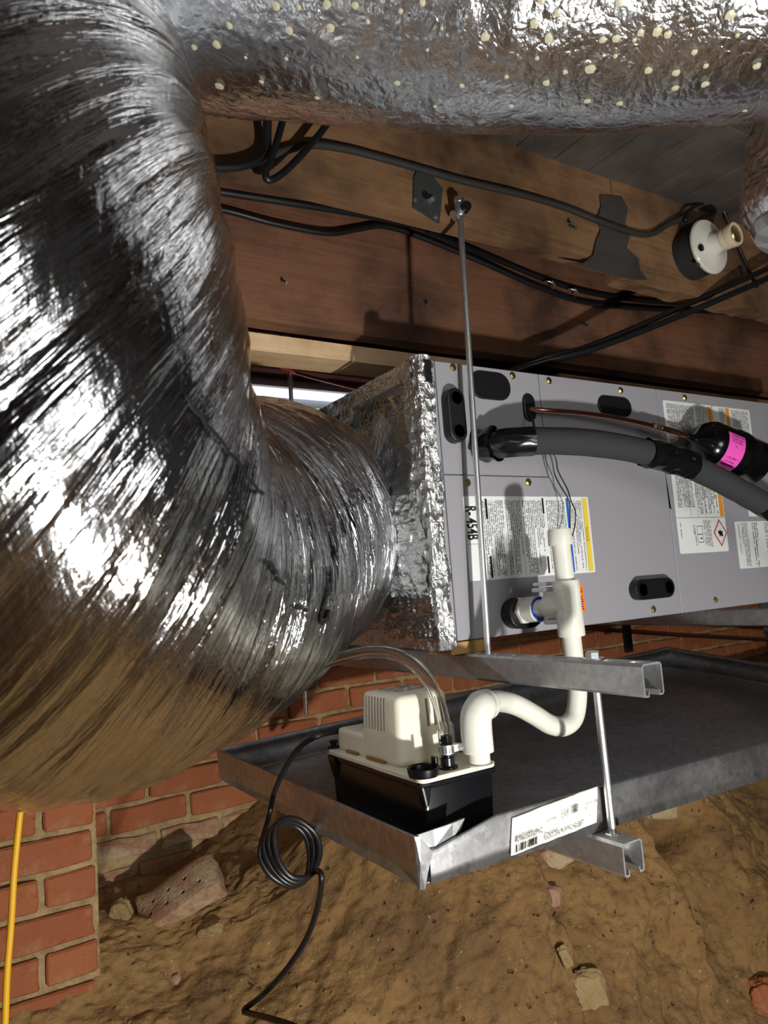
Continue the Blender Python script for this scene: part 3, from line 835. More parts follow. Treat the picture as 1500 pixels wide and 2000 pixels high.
# ================================================================== AIR HANDLER
XR = XL + 1.30
ak = []
ak.append(box('cabinet_body', (XL, YC + .004, ZB), (XR, YB, ZT), M['grey'], None, .002))
def atc(px, py): return at(px, py, Y=YC)
xs1 = .5 * (atc(1050, 745)[0] + atc(1072, 932)[0]); zs1 = .5 * (atc(860, 926)[2] + atc(1070, 932)[2])
xs2 = .5 * (atc(1273, 765)[0] + atc(1338, 1190)[0])
xf = XL + .020
g = .0012
def panel(name, poly):
    return prism(name, poly, YC - .0012, YC + .006, 'Y', M['grey'], None, .0009, 1)
ak.append(panel('corner_flange', [(XL + .001, ZB + .002), (xf - g, ZB + .002), (xf - g, ZT - .002), (XL + .001, ZT - .002)]))
ak.append(panel('access_panel', [(xf + g, zs1 + g), (xs1 - g, zs1 + g), (xs1 - g, ZT - .002), (xf + g, ZT - .002)]))
ak.append(panel('access_panel', [(xf + g, ZB + .002), (xs2 - g, ZB + .002), (xs2 - g, ZT - .002), (xs1 + g, ZT - .002), (xs1 + g, zs1 - g), (xf + g, zs1 - g)]))
ak.append(panel('access_panel', [(xs2 + g, ZB + .002), (XR - .002, ZB + .002), (XR - .002, ZT - .002), (xs2 + g, ZT - .002)]))
# black sliver standing in for gap shade where the right panel edge has sprung
gp = atc(1298, 925); gq = atc(1313, 995)
ak.append(prism('panel_gap_shade', [(xs2 - .001, gp[2]), (xs2 + .004, gq[2] + .012), (xs2 + .006, gq[2]), (xs2 - .001, gq[2] + .004)], YC - .0018, YC + .002, 'Y', M['rubber']))
YF = YC - .0012
# black knock-out plugs and grommets (stadium shapes)
def stadium(cx, cz, hw, hh, n=10):
    r = min(hw, hh); out = []
    if hw >= hh:
        for i in range(n + 1):
            a = -math.pi / 2 + math.pi * i / n; out.append((cx + hw - r + r * math.cos(a), cz + r * math.sin(a)))
        for i in range(n + 1):
            a = math.pi / 2 + math.pi * i / n; out.append((cx - hw + r + r * math.cos(a), cz + r * math.sin(a)))
    else:
        for i in range(n + 1):
            a = math.pi * i / n; out.append((cx + r * math.cos(a), cz + hh - r + r * math.sin(a)))
        for i in range(n + 1):
            a = math.pi + math.pi * i / n; out.append((cx + r * math.cos(a), cz - hh + r + r * math.sin(a)))
    return out
def plug(px, py, wpx, hpx, proud, rings=True, shrink=0.0, mat='rubber'):
    c = atc(px, py)
    hw = abs(atc(px + wpx / 2, py)[0] - atc(px - wpx / 2, py)[0]) / 2; hh = abs(atc(px, py + hpx / 2)[2] - atc(px, py - hpx / 2)[2]) / 2
    hw -= shrink
    o = prism('knockout_plug', stadium(c[0], c[2], hw, hh), YF - proud, YF + .002, 'Y', M[mat], None, min(.003, proud * .45), 2)
    if rings:
        r = min(hw, hh) * .72; d = max(hw, hh) - min(hw, hh)
        for s in (-1, 1):
            cx, cz = (c[0] + s * d, c[2]) if hw > hh else (c[0], c[2] + s * d)
            lathe('plug_ring', [(r * .86, 0), (r * .86, .0022), (r, .0022), (r, 0)], M[mat], o, origin=(cx, YF - proud, cz), axis=(0, -1, 0), n=28)
    ak.append(o); return c, hw, hh
plug(880, 815, 46, 104, .022, True, .008)
plug(956, 754, 78, 54, .004, False)
plug(1031, 797, 22, 54, .006, False)
plug(1199, 794, 64, 38, .004, False)
plug(1266, 1150, 82, 40, .020, True, .004)
dc, dhw, dhh = plug(1010, 1197, 66, 60, .028, False)
for px, py in ((884, 718), (1000, 734), (1071, 744), (1211, 763), (1336, 777), (912, 943), (1031, 942), (1275, 1190), (1396, 1172)):
    c = atc(px, py)
    o = hexnut('screw', (c[0], YF, c[2]), (0, -1, 0), .0062, .004, M['brass'])
    lathe('screw_washer', [(.0078, 0), (.0078, .0012), (.006, .0014)], M['brass'], o, origin=(c[0], YF, c[2]), axis=(0, -1, 0), n=18)
    ak.append(o)
c = atc(838, 713); ak.append(lathe('hole_plug', [(.0085, 0), (.0085, .001), (0, .0014)], M['rust'], origin=(c[0], YF, c[2]), axis=(0, -1, 0), n=18))
ak.append(box('edge_clip', (XL - .012, YC - .010, ZT - .05), (XL + .006, YC + .004, ZT - .004), M['rubber'], None, .002))

# ---- printed labels
YL = YF - .0006
def sheet(name, x0, x1, z0, z1, mat=M['paper'], r=.004, y=YL, t=.0005):
    return prism(name, rounded((x0 + x1) / 2, (z0 + z1) / 2, (x1 - x0) / 2, (z1 - z0) / 2, r, 3), y, y + t, 'Y', mat)
def quads(name, Q, mat, parent, y):
    V = []; Fc = []
    for x0, x1, z0, z1 in Q:
        n = len(V); V += [(x0, y, z0), (x1, y, z0), (x1, y, z1), (x0, y, z1)]; Fc.append((n, n + 1, n + 2, n + 3))
    return mesh(name, V, Fc, mat, parent)
def body_text(x0, x1, z0, z1, pitch, rr, ch=.62, fill=.9, min_len=.35):
    """rows of small print read downward (-z); rows follow each other from +x to -x"""
    Q = []; x = x1
    while x - pitch > x0:
        end = z1 - (z1 - z0) * (1 if rr.random() < .6 else rr.uniform(min_len, 1)); z = z1
        while z > end:
            wl = rr.uniform(1.2, 5.5) * pitch
            zz = z
            while zz > max(end, z - wl):
                lw = pitch * rr.uniform(.30, .52); h = pitch * ch * rr.choice((.62, .7, 1.0))
                if rr.random() < fill: Q.append((x - pitch * .85, x - pitch * .85 + h, zz - lw, zz))
                zz -= lw + pitch * .13
            z -= wl + pitch * .42
        x -= pitch
    return Q
rr = random.Random(21)
# label A: installation notice with refrigerant code
a0, a1, a2, a3 = atc(900, 972), atc(1144, 968), atc(1164, 1114), atc(920, 1139)
lx0, lx1 = (a0[0] + a3[0]) / 2, (a1[0] + a2[0]) / 2; lz1, lz0 = (a0[2] + a1[2]) / 2, (a2[2] + a3[2]) / 2
LA = sheet('notice_label', lx0, lx1, lz0, lz1); LA['label'] = 'white printed notice label with the refrigerant code R-454B'
W = lx1 - lx0; H = lz1 - lz0; yp = YL - .0003
fx = lambda f: lx0 + W * f
fz = lambda f: lz1 - H * f
quads('yellow_strip', [(fx(.945), fx(.985), fz(.98), fz(.02))], M['lyellow'], LA, yp)
quads('blue_strip', [(fx(.80), fx(.822), fz(.98), fz(.02))], M['lblue'], LA, yp)
Q = []
for u0, u1 in ((.828, .935), (.62, .79), (.43, .61), (.30, .42), (.12, .29)):
    Q += body_text(fx(u0), fx(u1), fz(.95), fz(.05), .0050, rr)
quads('small_print', Q, M['inkgrey'], LA, yp)['kind'] = 'stuff'
for q_ in [(fx(.155), fx(.170), fz(.27), fz(.03)), (fx(.155), fx(.170), fz(.98), fz(.72)), (fx(.598), fx(.612), fz(.22), fz(.02)), (fx(.598), fx(.612), fz(.97), fz(.76)),
      (fx(.108), fx(.1095), fz(1), fz(0)), (fx(.0), fx(.108), fz(.572), fz(.568)), (fx(.42), fx(.4215), fz(.98), fz(.02)), (fx(.944), fx(.9455), fz(.98), fz(.02))]: quads('heading_bar', [q_], M['ink'], LA, yp)
text_mesh('refrigerant_code', 'R- 454B', .038, M['ink'], (fx(.012), yp - .0002, fz(.115)), (0, 0, -1), (1, 0, 0), LA, width=H * .40, bold=.0009)
text_mesh('notice_heading', 'NOTICE', .0085, M['ink'], (fx(.951), yp - .0002, fz(.40)), (0, 0, -1), (1, 0, 0), LA)
ak.append(LA)
# label B: warning label on the right panel
b0, b1, b2, b3 = atc(1289, 782), atc(1385, 791), atc(1425, 1076), atc(1332, 1082)
lx0, lx1 = (b0[0] + b3[0]) / 2, (b1[0] + b2[0]) / 2; lz1, lz0 = (b0[2] + b1[2]) / 2, (b2[2] + b3[2]) / 2; W = lx1 - lx0; H = lz1 - lz0
LB = sheet('warning_label', lx0, lx1, lz0, lz1); LB['label'] = 'white warning label with orange strips and flame diamond'
quads('orange_strip', [(fx(.90), fx(.99), fz(.765), fz(.012))], M['lorange'], LA.copy() if False else LB, yp)
Q = body_text(fx(.04), fx(.60), fz(.40), fz(.02), .0058, rr, min_len=.6) + body_text(fx(.63), fx(.89), fz(.37), fz(.02), .0058, rr) + body_text(fx(.06), fx(.40), fz(.70), fz(.44), .0058, rr) + body_text(fx(.42), fx(.88), fz(.745), fz(.44), .0066, rr, min_len=.6)
Q += body_text(fx(.30), fx(.36), fz(.95), fz(.82), .005, rr) + body_text(fx(.52), fx(.68), fz(.96), fz(.79), .005, rr) + body_text(fx(.04), fx(.08), fz(.97), fz(.80), .005, rr)
quads('small_print', Q, M['ink'], LB, yp)['kind'] = 'stuff'
quads('rule_line', [(fx(.0), fx(1), fz(.772), fz(.769)), (fx(.45), fx(.455), fz(.765), fz(.44)), (fx(.3), fx(.305), fz(.765), fz(.44)), (fx(.6), fx(.605), fz(.765), fz(.44))], M['inkgrey'], LB, yp)
text_mesh('warning_heading', 'WARNING', .010, M['ink'], (fx(.925), yp - .0002, fz(.44)), (0, 0, -1), (1, 0, 0), LB)
dcx, dcz = fx(.86), fz(.875)
def diamond(name, r, mat, y, kz=1.0):
    return mesh(name, [(dcx - r, y, dcz), (dcx, y, dcz - r * kz), (dcx + r, y, dcz), (dcx, y, dcz + r * kz)], [(0, 1, 2, 3)], mat, LB)
diamond('hazard_diamond', .028, M['lred'], yp, 1.25); diamond('hazard_field', .0225, M['paper'], yp - .0002, 1.25)
fp = [(-.010, .0), (-.007, .007), (-.002, .004), (.0, .010), (.004, .003), (.010, .005), (.008, -.003), (.011, -.008), (.004, -.010), (.0, -.006), (-.004, -.011), (-.006, -.004)]
mesh('flame_mark', [(dcx + a, yp - .0004, dcz + b) for a, b in fp], [tuple(range(len(fp)))], M['ink'], LB)
bx, bz = fx(.44), fz(.88)
quads('manual_mark', [(bx - .011, bx + .011, bz - .0205, bz - .019), (bx - .011, bx + .011, bz + .019, bz + .0205), (bx - .011, bx - .0098, bz - .02, bz + .02), (bx + .0098, bx + .011, bz - .02, bz + .02), (bx - .011, bx + .011, bz - .001, bz + .001), (bx - .001, bx + .006, bz - .012, bz - .008)], M['ink'], LB, yp)
ak.append(LB)
# label C: smaller sheet at the top of the right panel
c0, c1 = atc(1387, 791), atc(1462, 803); c3 = atc(1466, 850)
lx0, lx1, lz1, lz0 = c0[0] + .004, c1[0], (c0[2] + c1[2]) / 2, (c0[2] + c1[2]) / 2 - .135; W = lx1 - lx0; H = lz1 - lz0
LC = sheet('notice_label', lx0, lx1, lz0, lz1); LC['label'] = 'faded white notice label with a brown strip behind the filter drier'
quads('brown_strip', [(fx(.34), fx(.43), fz(.98), fz(.02))], M['lorange'], LC, yp)
quads('small_print', body_text(fx(.14), fx(.32), fz(.6), fz(.03), .005, rr) + body_text(fx(.47), fx(.95), fz(.95), fz(.04), .005, rr), M['inkgrey'], LC, yp)
ak.append(LC)
# label D: rating plate at the right edge
d0 = atc(1432, 1019); d3 = atc(1446, 1111)
lx0 = (d0[0] + d3[0]) / 2; lx1 = lx0 + .22; lz1 = d0[2]; lz0 = d3[2]; W = lx1 - lx0; H = lz1 - lz0
LD = sheet('rating_label', lx0, lx1, lz0, lz1); LD['label'] = 'white rating label at the right edge of the cabinet'
for q_ in (body_text(fx(.03), fx(.08), fz(.9), fz(.05), .0055, rr), body_text(fx(.10), fx(.24), fz(.95), fz(.03), .0055, rr), body_text(fx(.30), fx(.45), fz(.95), fz(.03), .009, rr, min_len=.3), body_text(fx(.55), fx(.95), fz(.95), fz(.03), .008, rr, min_len=.2)): quads('small_print', q_, M['inkgrey'], LD, yp)['kind'] = 'stuff'
ak.append(LD)
d0 = atc(1461, 1000)
LE = sheet('small_label', d0[0], d0[0] + .16, d0[2] - .012, d0[2] + .05); ak.append(LE)
thing('air_handler', 'grey horizontal air handler cabinet hung below the floor beams', 'air handler', ((XL + XR) / 2, (YC + YB) / 2, ZB), ak)

# wood shims under the cabinet
sh = box('wood_shim', (XL + .002, YC - .004, .1865), (XL + .085, YC + .07, ZB - .0005), M['shim'], None, .001); tag(sh, 'small yellowish wood shim under the left corner of the air handler', 'shim')

# ================================================================== DRAIN PAN
PL, PW, PH = 1.524, .762, .063
def zoff(x, y): return x / PL * (-.030 * (1 - y / PW) + .060 * (y / PW))
def pp(x, y, z): return (x, y, z + zoff(x, y))
kids = []
U, V = np.meshgrid(np.linspace(0, 1, 60), np.linspace(0, 1, 40), indexing='ij')
fxx, fyy = U * (PL - .006) + .003, V * (PW - .006) + .003
fzz = -PH + .001 + .003 * (fbm(fxx * 4, fyy * 4, 130, 3) - .5) * np.clip(U * (1 - U) * V * (1 - V) * 60, 0, 1)
top = np.stack([fxx, fyy, fzz + np.vectorize(zoff)(fxx, fyy)], -1)
kids.append(grid_mesh('pan_floor', top, M['galv']))
ob = kids[-1]; sol = ob.modifiers.new('sheet', 'SOLIDIFY'); sol.thickness = .0012; sol.offset = -1
def pan_side(name, a, b, nrm, drop=None, n=60):
    """upright wall from a to b (2-D), flared a little outward, hemmed at the top"""
    a = np.array(a, float); b = np.array(b, float); nrm = np.array(nrm, float)
    prof = [(0, -PH), (.0012, -PH + .02), (.002, -.012), (.0022, -.0015), (.0012, .0), (-.0014, .0), (-.0024, -.002), (-.0024, -.012), (-.0008, -.0125), (-.0004, -.03), (-.001, -PH + .001)]
    rows = []
    for i in range(n):
        t = i / (n - 1); p = a + (b - a) * t; L = np.linalg.norm(b - a) * t
        wv = .0022 * (vnoise(np.array([L * 7]), np.array([.3]), 140)[0] - .5)
        row = []
        for off, z in prof:
            q = p + nrm * (off + wv * (z + PH) / PH)
            zz = z
            if drop: zz = z - drop(L) * (z + PH) / PH
            row.append((q[0], q[1], zz + zoff(q[0], q[1])))
        rows.append(row)
    return grid_mesh(name, np.array(rows), M['galv'], wrap_v=True)
def fdrop(L): return .021 * max(0.0, 1 - max(0, L - .012) / .10) if L > .0 else .02
kids.append(pan_side('front_wall', (.018, 0), (PL, 0), (0, -1), fdrop, 120))
kids.append(pan_side('back_wall', (0, PW), (PL, PW), (0, 1)))
kids.append(pan_side('end_wall', (0, 0), (0, PW), (-1, 0)))
kids.append(pan_side('end_wall', (PL, 0), (PL, PW), (1, 0)))
# folded corner: pinched bright ridge and the tab lying behind the front wall
cr = bmesh.new()
vs = [cr.verts.new(v) for v in ((-.002, .0, 0), (-.002, -.002, 0), (.004, -.004, -.001), (.022, -.0035, -.024), (.012, -.0045, -.045), (.004, -.006, -PH - .002), (-.001, -.002, -PH - .001), (-.001, .002, -PH), (.0005, -.005, -.03))]
for f in ((1, 8, 2), (2, 8, 3), (3, 8, 4), (4, 8, 5), (5, 8, 6), (6, 8, 1), (0, 1, 6, 7)): cr.faces.new([vs[i] for i in f])
o = bm_obj('corner_fold', cr, M['galv']); s = o.modifiers.new('sheet', 'SOLIDIFY'); s.thickness = .001; kids.append(o)
tb = bmesh.new()
pts = [(0, .0028, -.02), (.03, .003, -.022), (.060, .004, -.019), (.076, .006, -.010), (.0, .002, .0), (.03, .002, .001), (.060, .0005, .0025), (.079, -.001, .0045)]
vs = [tb.verts.new(p) for p in pts]
for i in range(3): tb.faces.new((vs[i], vs[i + 1], vs[i + 5], vs[i + 4]))
o = bm_obj('corner_tab', tb, M['galv']); s = o.modifiers.new('sheet', 'SOLIDIFY'); s.thickness = .0022; kids.append(o)
# carton label on the front wall, reads left to right
def fpt(px, py): return at(px, py, Y=-.0035)
q0, q1, q2, q3 = fpt(999, 1597), fpt(1165, 1535), fpt(1164, 1606), fpt(996, 1671)
n = 24; Lg = np.zeros((n, 6, 3))
for i in range(n):
    t = i / (n - 1)
    for j in range(6):
        s = j / 5; p = (np.array(q0) * (1 - t) + np.array(q1) * t) * (1 - s) + (np.array(q3) * (1 - t) + np.array(q2) * t) * s
        Lg[i, j] = p + np.array([0, -.0006 - .0018 * (vnoise(np.array([t * 9]), np.array([s * 3.]), 150)[0]), (.001 * (vnoise(np.array([t * 30]), np.array([s]), 151)[0] - .5)) if j in (0, 5) else 0])
PLb = grid_mesh('carton_label', Lg, M['paper2'], smooth=True); s = PLb.modifiers.new('paper', 'SOLIDIFY'); s.thickness = .0004; s.offset = 1
PLb['label'] = 'white carton label with barcodes on the front wall of the pan'
ex = (np.array(q1) - np.array(q0)); ez = (np.array(q3) - np.array(q0))
def lp(u, v): return np.array(q0) + ex * u + ez * v + np.array([0, -.0038, 0])
exn = Vector(ex).normalized(); upn = -Vector(ez).normalized(); 
def ltxt(nm, s, u, v, size, width=None, mat='ink'): text_mesh(nm, s, size, M[mat], lp(u, v), exn, Vector((0, 0, 1)), PLb, width=width)
LW = float(np.linalg.norm(ex))
ltxt('item_caption', 'Item Number', .03, .56, .0064, LW * .20, 'ink')
ltxt('item_number', '4R986030000PVC', .03, .70, .0110, LW * .31)
ltxt('description_caption', 'Description', .355, .795, .0062, LW * .16, 'ink')
ltxt('description', '98 60X30 DRN PN W/PVC HOLE&FIT', .355, .945, .0105, LW * .475)
ltxt('date', '12/17/24', .38, .47, .0055, LW * .10, 'ink')
ltxt('grade', '1ST', .565, .475, .0078, LW * .065)
ltxt('quantity_caption', 'Carton Qty', .84, .42, .0052, LW * .155, 'inkgrey')
ltxt('quantity', '1', .84, .56, .0075)
ltxt('count_caption', 'Pcs', .90, .80, .0042, None, 'inkgrey')
def lq(u0, u1, v0, v1): return [lp(u0, v1), lp(u1, v1), lp(u1, v0), lp(u0, v0)]
def lquads(nm, L_, mat='ink'):
    V = []; Fc = []
    for qd in L_:
        k = len(V); V += qd; Fc.append((k, k + 1, k + 2, k + 3))
    mesh(nm, V, Fc, M[mat], PLb)
rr = random.Random(3)
bars = []; u = .03
while u < .285:
    wd = rr.choice((.003, .003, .006, .009)); bars.append(lq(u, u + wd, .745, .955)); u += wd + rr.choice((.003, .004, .007))
u = .672
while u < .745:
    wd = rr.choice((.004, .006, .010)); bars.append(lq(u, u + wd, .27, .50)); u += wd + rr.choice((.004, .006))
for b_ in bars: lquads('barcode_bar', [b_])
lquads('grade_frame', [lq(.552, .640, .31, .322), lq(.552, .640, .505, .517), lq(.552, .556, .31, .517), lq(.636, .640, .31, .517)], 'inkgrey')
kids.append(PLb)
thing('drain_pan', 'galvanised sheet metal drain pan under the air handler', 'drain pan', (PL / 2, PW / 2, -PH), kids)

# ================================================================== STRUTS AND RODS
SX = .335
def strut(name, x, y0, y1, ztop, label, slots=True, tw=.0425, th=.046, skew=0.0):
    t = .0026; h = tw / 2
    prof = [(-h, -th + .004), (-h, -.004), (-h + .004, 0), (h - .004, 0), (h, -.004), (h, -th + .004), (h - .003, -th), (h - .010, -th), (h - .0115, -th + .008), (h - .0095, -th + .008), (h - .0085, -th + t), (h - t - .001, -th + t), (h - t, -th + .005), (h - t, -.005), (h - .005, -t), (-h + .005, -t), (-h + t, -.005), (-h + t, -th + .005), (-h + t + .001, -th + t), (-h + .0085, -th + t), (-h + .0095, -th + .008), (-h + .0115, -th + .008), (-h + .010, -th), (-h + .003, -th)]
    o = prism('channel', [(x + a, ztop + b) for a, b in prof], y0, y1, 'Y', M['strut'])
    if slots:
        cut = []
        y = y0 + .022
        while y < y1 - .03:
            cut.append(prism('cut', rounded(x, y, .0068, .0135, .0067, 5), ztop - .02, ztop + .02, 'Z', None)); y += .0508
        boolean_cut(o, cut)
    if skew:
        for v in o.data.vertices: v.co.x += skew * (v.co.y - y0)
    r = thing(name, label, 'strut', (x, (y0 + y1) / 2, ztop - th), [o])
    return r
yS = at(1277, 1340, X=SX)[1]
strut('strut_channel', SX, yS, .98, .186, 'upper galvanised slotted strut carrying the air handler')
yS2 = at(1199, 1655, X=SX)[1]
strut('strut_channel', SX, min(yS2, -.055), .93, -PH - .009, 'lower galvanised strut under the drain pan', skew=-.03, slots=False)
strut('strut_channel', 1.43, .02, .98, .186, 'far galvanised strut under the right end of the air handler', slots=False)
def rod(label, p0, p1, r=.0062, nuts=(), smooth_from=1.0):
    p0 = np.array(p0, float); p1 = np.array(p1, float); L = np.linalg.norm(p1 - p0); prof = []
    pitch = .0022; k = int(L / pitch)
    for i in range(k):
        prof += [(r * .90, i * pitch), (r, (i + .5) * pitch)]
    prof.append((r * .9, L))
    ax = (p1 - p0) / L
    kk = [lathe('thread', prof, M['zinc'], origin=p0, axis=ax, n=10, sharp=False)]
    for t, kind in nuts:
        q = p0 + ax * t
        if kind == 'nut': kk.append(hexnut('nut', q, ax, .0115, .010, M['zinc']))
        else: kk.append(lathe('washer', [(.0165, 0), (.0165, .002), (.006, .0022)], M['zinc'], origin=q, axis=ax, n=24))
    return thing('threaded_rod', label, 'rod', tuple(p0), kk)
r1t = at(897, 398, Y=YJ - .032); r1b = np.array([.326, .222, .15])
rod('long threaded rod in front of the air handler, from joist bracket to upper strut', (r1b[0], r1b[1], .15), r1t, nuts=((.037, 'washer'), (.039, 'nut')) if False else ())
r2 = (.336, -.016)
rod('short threaded rod tying the two struts together beside the carton label', (r2[0] + .004, r2[1], -PH - .035), (r2[0], r2[1], .198), nuts=((.018, 'nut'), (.2845, 'washer'), (.2865, 'nut')))
pa, pb_ = at(563, 660, Y=.87), at(598, 1395, Y=.87)
rod('far threaded rod behind the foil duct, in front of the white vent', pb_, pa + (pa - pb_) * .15, r=.0058)
# side bracket of the long rod on the joist
kk = []
c = r1t
kk.append(lathe('rod_coupling', [(.0085, -.026), (.0095, -.024), (.0095, .002), (.0085, .004)], M['zinc'], origin=c, axis=(0, 0, 1), n=20))
kk.append(hexnut('top_nut', c + np.array([0, 0, .002]), (0, 0, 1), .011, .011, M['zinc']))
kk.append(lathe('lag_shank', [(.004, 0), (.004, YJ - c[1] + .03), (0, YJ - c[1] + .03)], M['zinc'], origin=c + np.array([0, 0, -.012]), axis=(0, 1, 0), n=14))
kk.append(lathe('lag_socket', [(.0095, -.004), (.0105, 0), (.0105, .014), (.005, .016)], M['rubber'], origin=c + np.array([.004, -.016, -.012]), axis=(.25, 1, 0), n=18))
kk.append(lathe('lag_flange', [(.012, 0), (.012, .003), (.004, .004)], M['zinc'], origin=(c[0] - .008, c[1] + .006, c[2] - .024), axis=(-.6, .2, -.5), n=18))
thing('rod_bracket', 'zinc side bracket screwed into the joist at the top of the long rod', 'bracket', tuple(c), kk)

# ================================================================== CONDENSATE PUMP
zl = .053
c0 = at(820, 1530, Z=zl); c1 = at(640, 1468, Z=zl); c2 = at(972, 1492, Z=zl)
qx0, qy0 = (c0[0] + c1[0]) / 2, max(.022, (c0[1] + c2[1]) / 2); qx1, qy1 = c2[0], c1[1]
pf = -PH + .0025
kk = []
def taper_box(name, x0, x1, y0, y1, z0, z1, tap, mat, bev):
    bm = box_bm((x0, y0, z0), (x1, y1, z1))
    cx, cy = (x0 + x1) / 2, (y0 + y1) / 2
    for v in bm.verts:
        if v.co.z < (z0 + z1) / 2:
            v.co.x += tap * (1 if v.co.x < cx else -1); v.co.y += tap * (1 if v.co.y < cy else -1)
    bmesh.ops.bevel(bm, geom=bm.edges[:], offset=bev, segments=3, affect='EDGES', profile=.5)
    o = bm_obj(name, bm, mat, None, True); o.data.set_sharp_from_angle(angle=math.radians(35)); return o
kk.append(taper_box('tank', qx0 + .004, qx1 - .004, qy0 + .004, qy1 - .004, pf, zl - .001, .004, M['blackpl'], .008))
kk.append(box('tank_lip', (qx0 + .002, qy0 + .002, zl - .012), (qx1 - .002, qy1 - .002, zl - .002), M['blackpl'], None, .003))
kk.append(prism('tank_spout', [(qx0 - .002, zl - .004), (qx0 + .016, zl - .004), (qx0 + .010, zl - .030), (qx0 + .004, zl - .036)], qy0 - .003, qy0 + .012, 'Y', M['blackpl'], None, .003))
kk.append(prism('mounting_ear', [(qx0 - .004, zl - .004), (qx0 + .01, zl - .004), (qx0 + .01, zl - .055), (qx0 + .002, zl - .028)], qy1 - .03, qy1 - .008, 'Y', M['blackpl'], None, .002))
lid = prism('lid', rounded((qx0 + qx1) / 2, (qy0 + qy1) / 2, (qx1 - qx0) / 2, (qy1 - qy0) / 2, .012, 5), zl - .003, zl + .004, 'Z', M['cream'], None, .0015, 2); kk.append(lid)
h0 = at(772, 1510, Z=zl); h1 = at(668, 1466, Z=zl); h2 = at(900, 1484, Z=zl); hs = at(707, 1482, Z=zl)
hx0, hy0, hx1, hy1, hys = max(qx0 + .007, (h0[0] + h1[0]) / 2), h0[1], min(h2[0], qx1 - .004), min(h1[1], qy1 - .012), hs[1]
def zon(px, py, x, y):
    lo, hi = -.5, 1.0
    for _ in range(50):
        m = (lo + hi) / 2
        if pix(np.array([x, y, m]))[1] > py: lo = m
        else: hi = m
    return lo
hz = zon(0, 1361, hx0, hy0 + .01); hzs = zon(0, 1421, hx0, hy1)
bm = box_bm((hx0, hy0, zl + .002), (hx1, hys, hz))
for v in bm.verts:
    if v.co.z > hz - .01:
        v.co.x += .006 if v.co.x < (hx0 + hx1) / 2 else -.004
        v.co.y += .005 if v.co.y < (hy0 + hys) / 2 else -.004
bmesh.ops.bevel(bm, geom=[e for e in bm.edges], offset=.011, segments=4, affect='EDGES', profile=.5)
hs_ = bm_obj('motor_housing', bm, M['cream'], None, True); hs_.data.set_sharp_from_angle(angle=math.radians(30))
cut = []
nsl = 8
for i in range(nsl):
    y = hys - .012 - i * (hys - hy0 - .045) / (nsl - 1) * .86
    cut.append(box('cut', (hx0 - .02, y - .0018, zl + .050), (hx0 + .035, y + .0018, hz - .006), M['cream'], None))
for i in range(3):
    x = hx0 + (hx1 - hx0) * (.56 + i * .13)
    cut.append(box('cut', (x - .0022, hy0 - .02, zl + .055), (x + .0022, hy0 + .045, hz - .010), M['cream'], None))
boolean_cut(hs_, cut)
kk.append(hs_)
stp = box('housing_step', (hx0 + .002, hys - .012, zl + .002), (hx1 - .01, hy1, hzs), M['cream'], None, .007, 3); kk.append(stp)
kk.append(box('housing_rib', (hx1 - .026, hy0 - .004, zl + .002), (hx1 + .002, hy0 + .045, zl + (hz - zl) * .55), M['cream'], None, .010, 3))
for y0_, y1_ in ((.18, .36), (.52, .78)):
    kk.append(box('latch_slot', (hx0 - .0022, hy1 + (hy0 - hy1) * y0_ - .0, zl + .0045), (hx0 + .002, hy1 + (hy0 - hy1) * y1_, zl + .0085), M['shim'], None, .0003, 1))
    kids_fix = kk[-1]
    lo = [min(v.co[i] for v in kids_fix.data.vertices) for i in range(3)]
# data plate print on top
Qp = []
rr = random.Random(8)
for i in range(9):
    for j in range(10):
        if rr.random() < .75: Qp.append((hx0 + .03 + i * .0085, hys - .075 + j * .006, .006 if rr.random() < .6 else .004))
V = []; Fc = []
for x, y, l in Qp:
    k = len(V); V += [(x, y, hz + .0005), (x + l, y, hz + .0005), (x + l, y + .0028, hz + .0005), (x, y + .0028, hz + .0005)]; Fc.append((k, k + 1, k + 2, k + 3))
kk.append(mesh('embossed_print', V, Fc, M['inkgrey']))
# openings and fittings on the lid
fc = at(827, 1508, Z=zl + .008)
kk.append(lathe('fill_cap', [(.0205, 0), (.0215, .003), (.0230, .0115), (.0215, .0125), (.0190, .0105), (.0180, .003), (0, .003)], M['blackpl'], origin=(fc[0], fc[1], zl + .003), n=32))
kk.append(box('cap_tab', (fc[0] + .018, fc[1] - .006, zl + .008), (fc[0] + .0225, fc[1] + .006, zl + .026), M['blackpl'], None, .001))
c_ = at(652, 1458, Z=zl + .006)
kk.append(lathe('hole_plug', [(.011, 0), (.011, .003), (.005, .003), (.005, .009), (.007, .010), (.007, .013), (0, .013)], M['blackpl'], origin=(c_[0], c_[1], zl + .003), n=20))
bb = at(875, 1500, Z=zl + .004)
bx_, by_ = bb[0], bb[1]
kk.append(lathe('discharge_barb', [(.0145, 0), (.0145, .004), (.010, .005), (.010, .016), (.0075, .017), (.0075, .024), (.0090, .025), (.0072, .031), (.0088, .032), (.007, .038), (.0086, .039), (.0070, .046), (.005, .047)], M['blackpl'], origin=(bx_, by_, zl + .003), n=20))
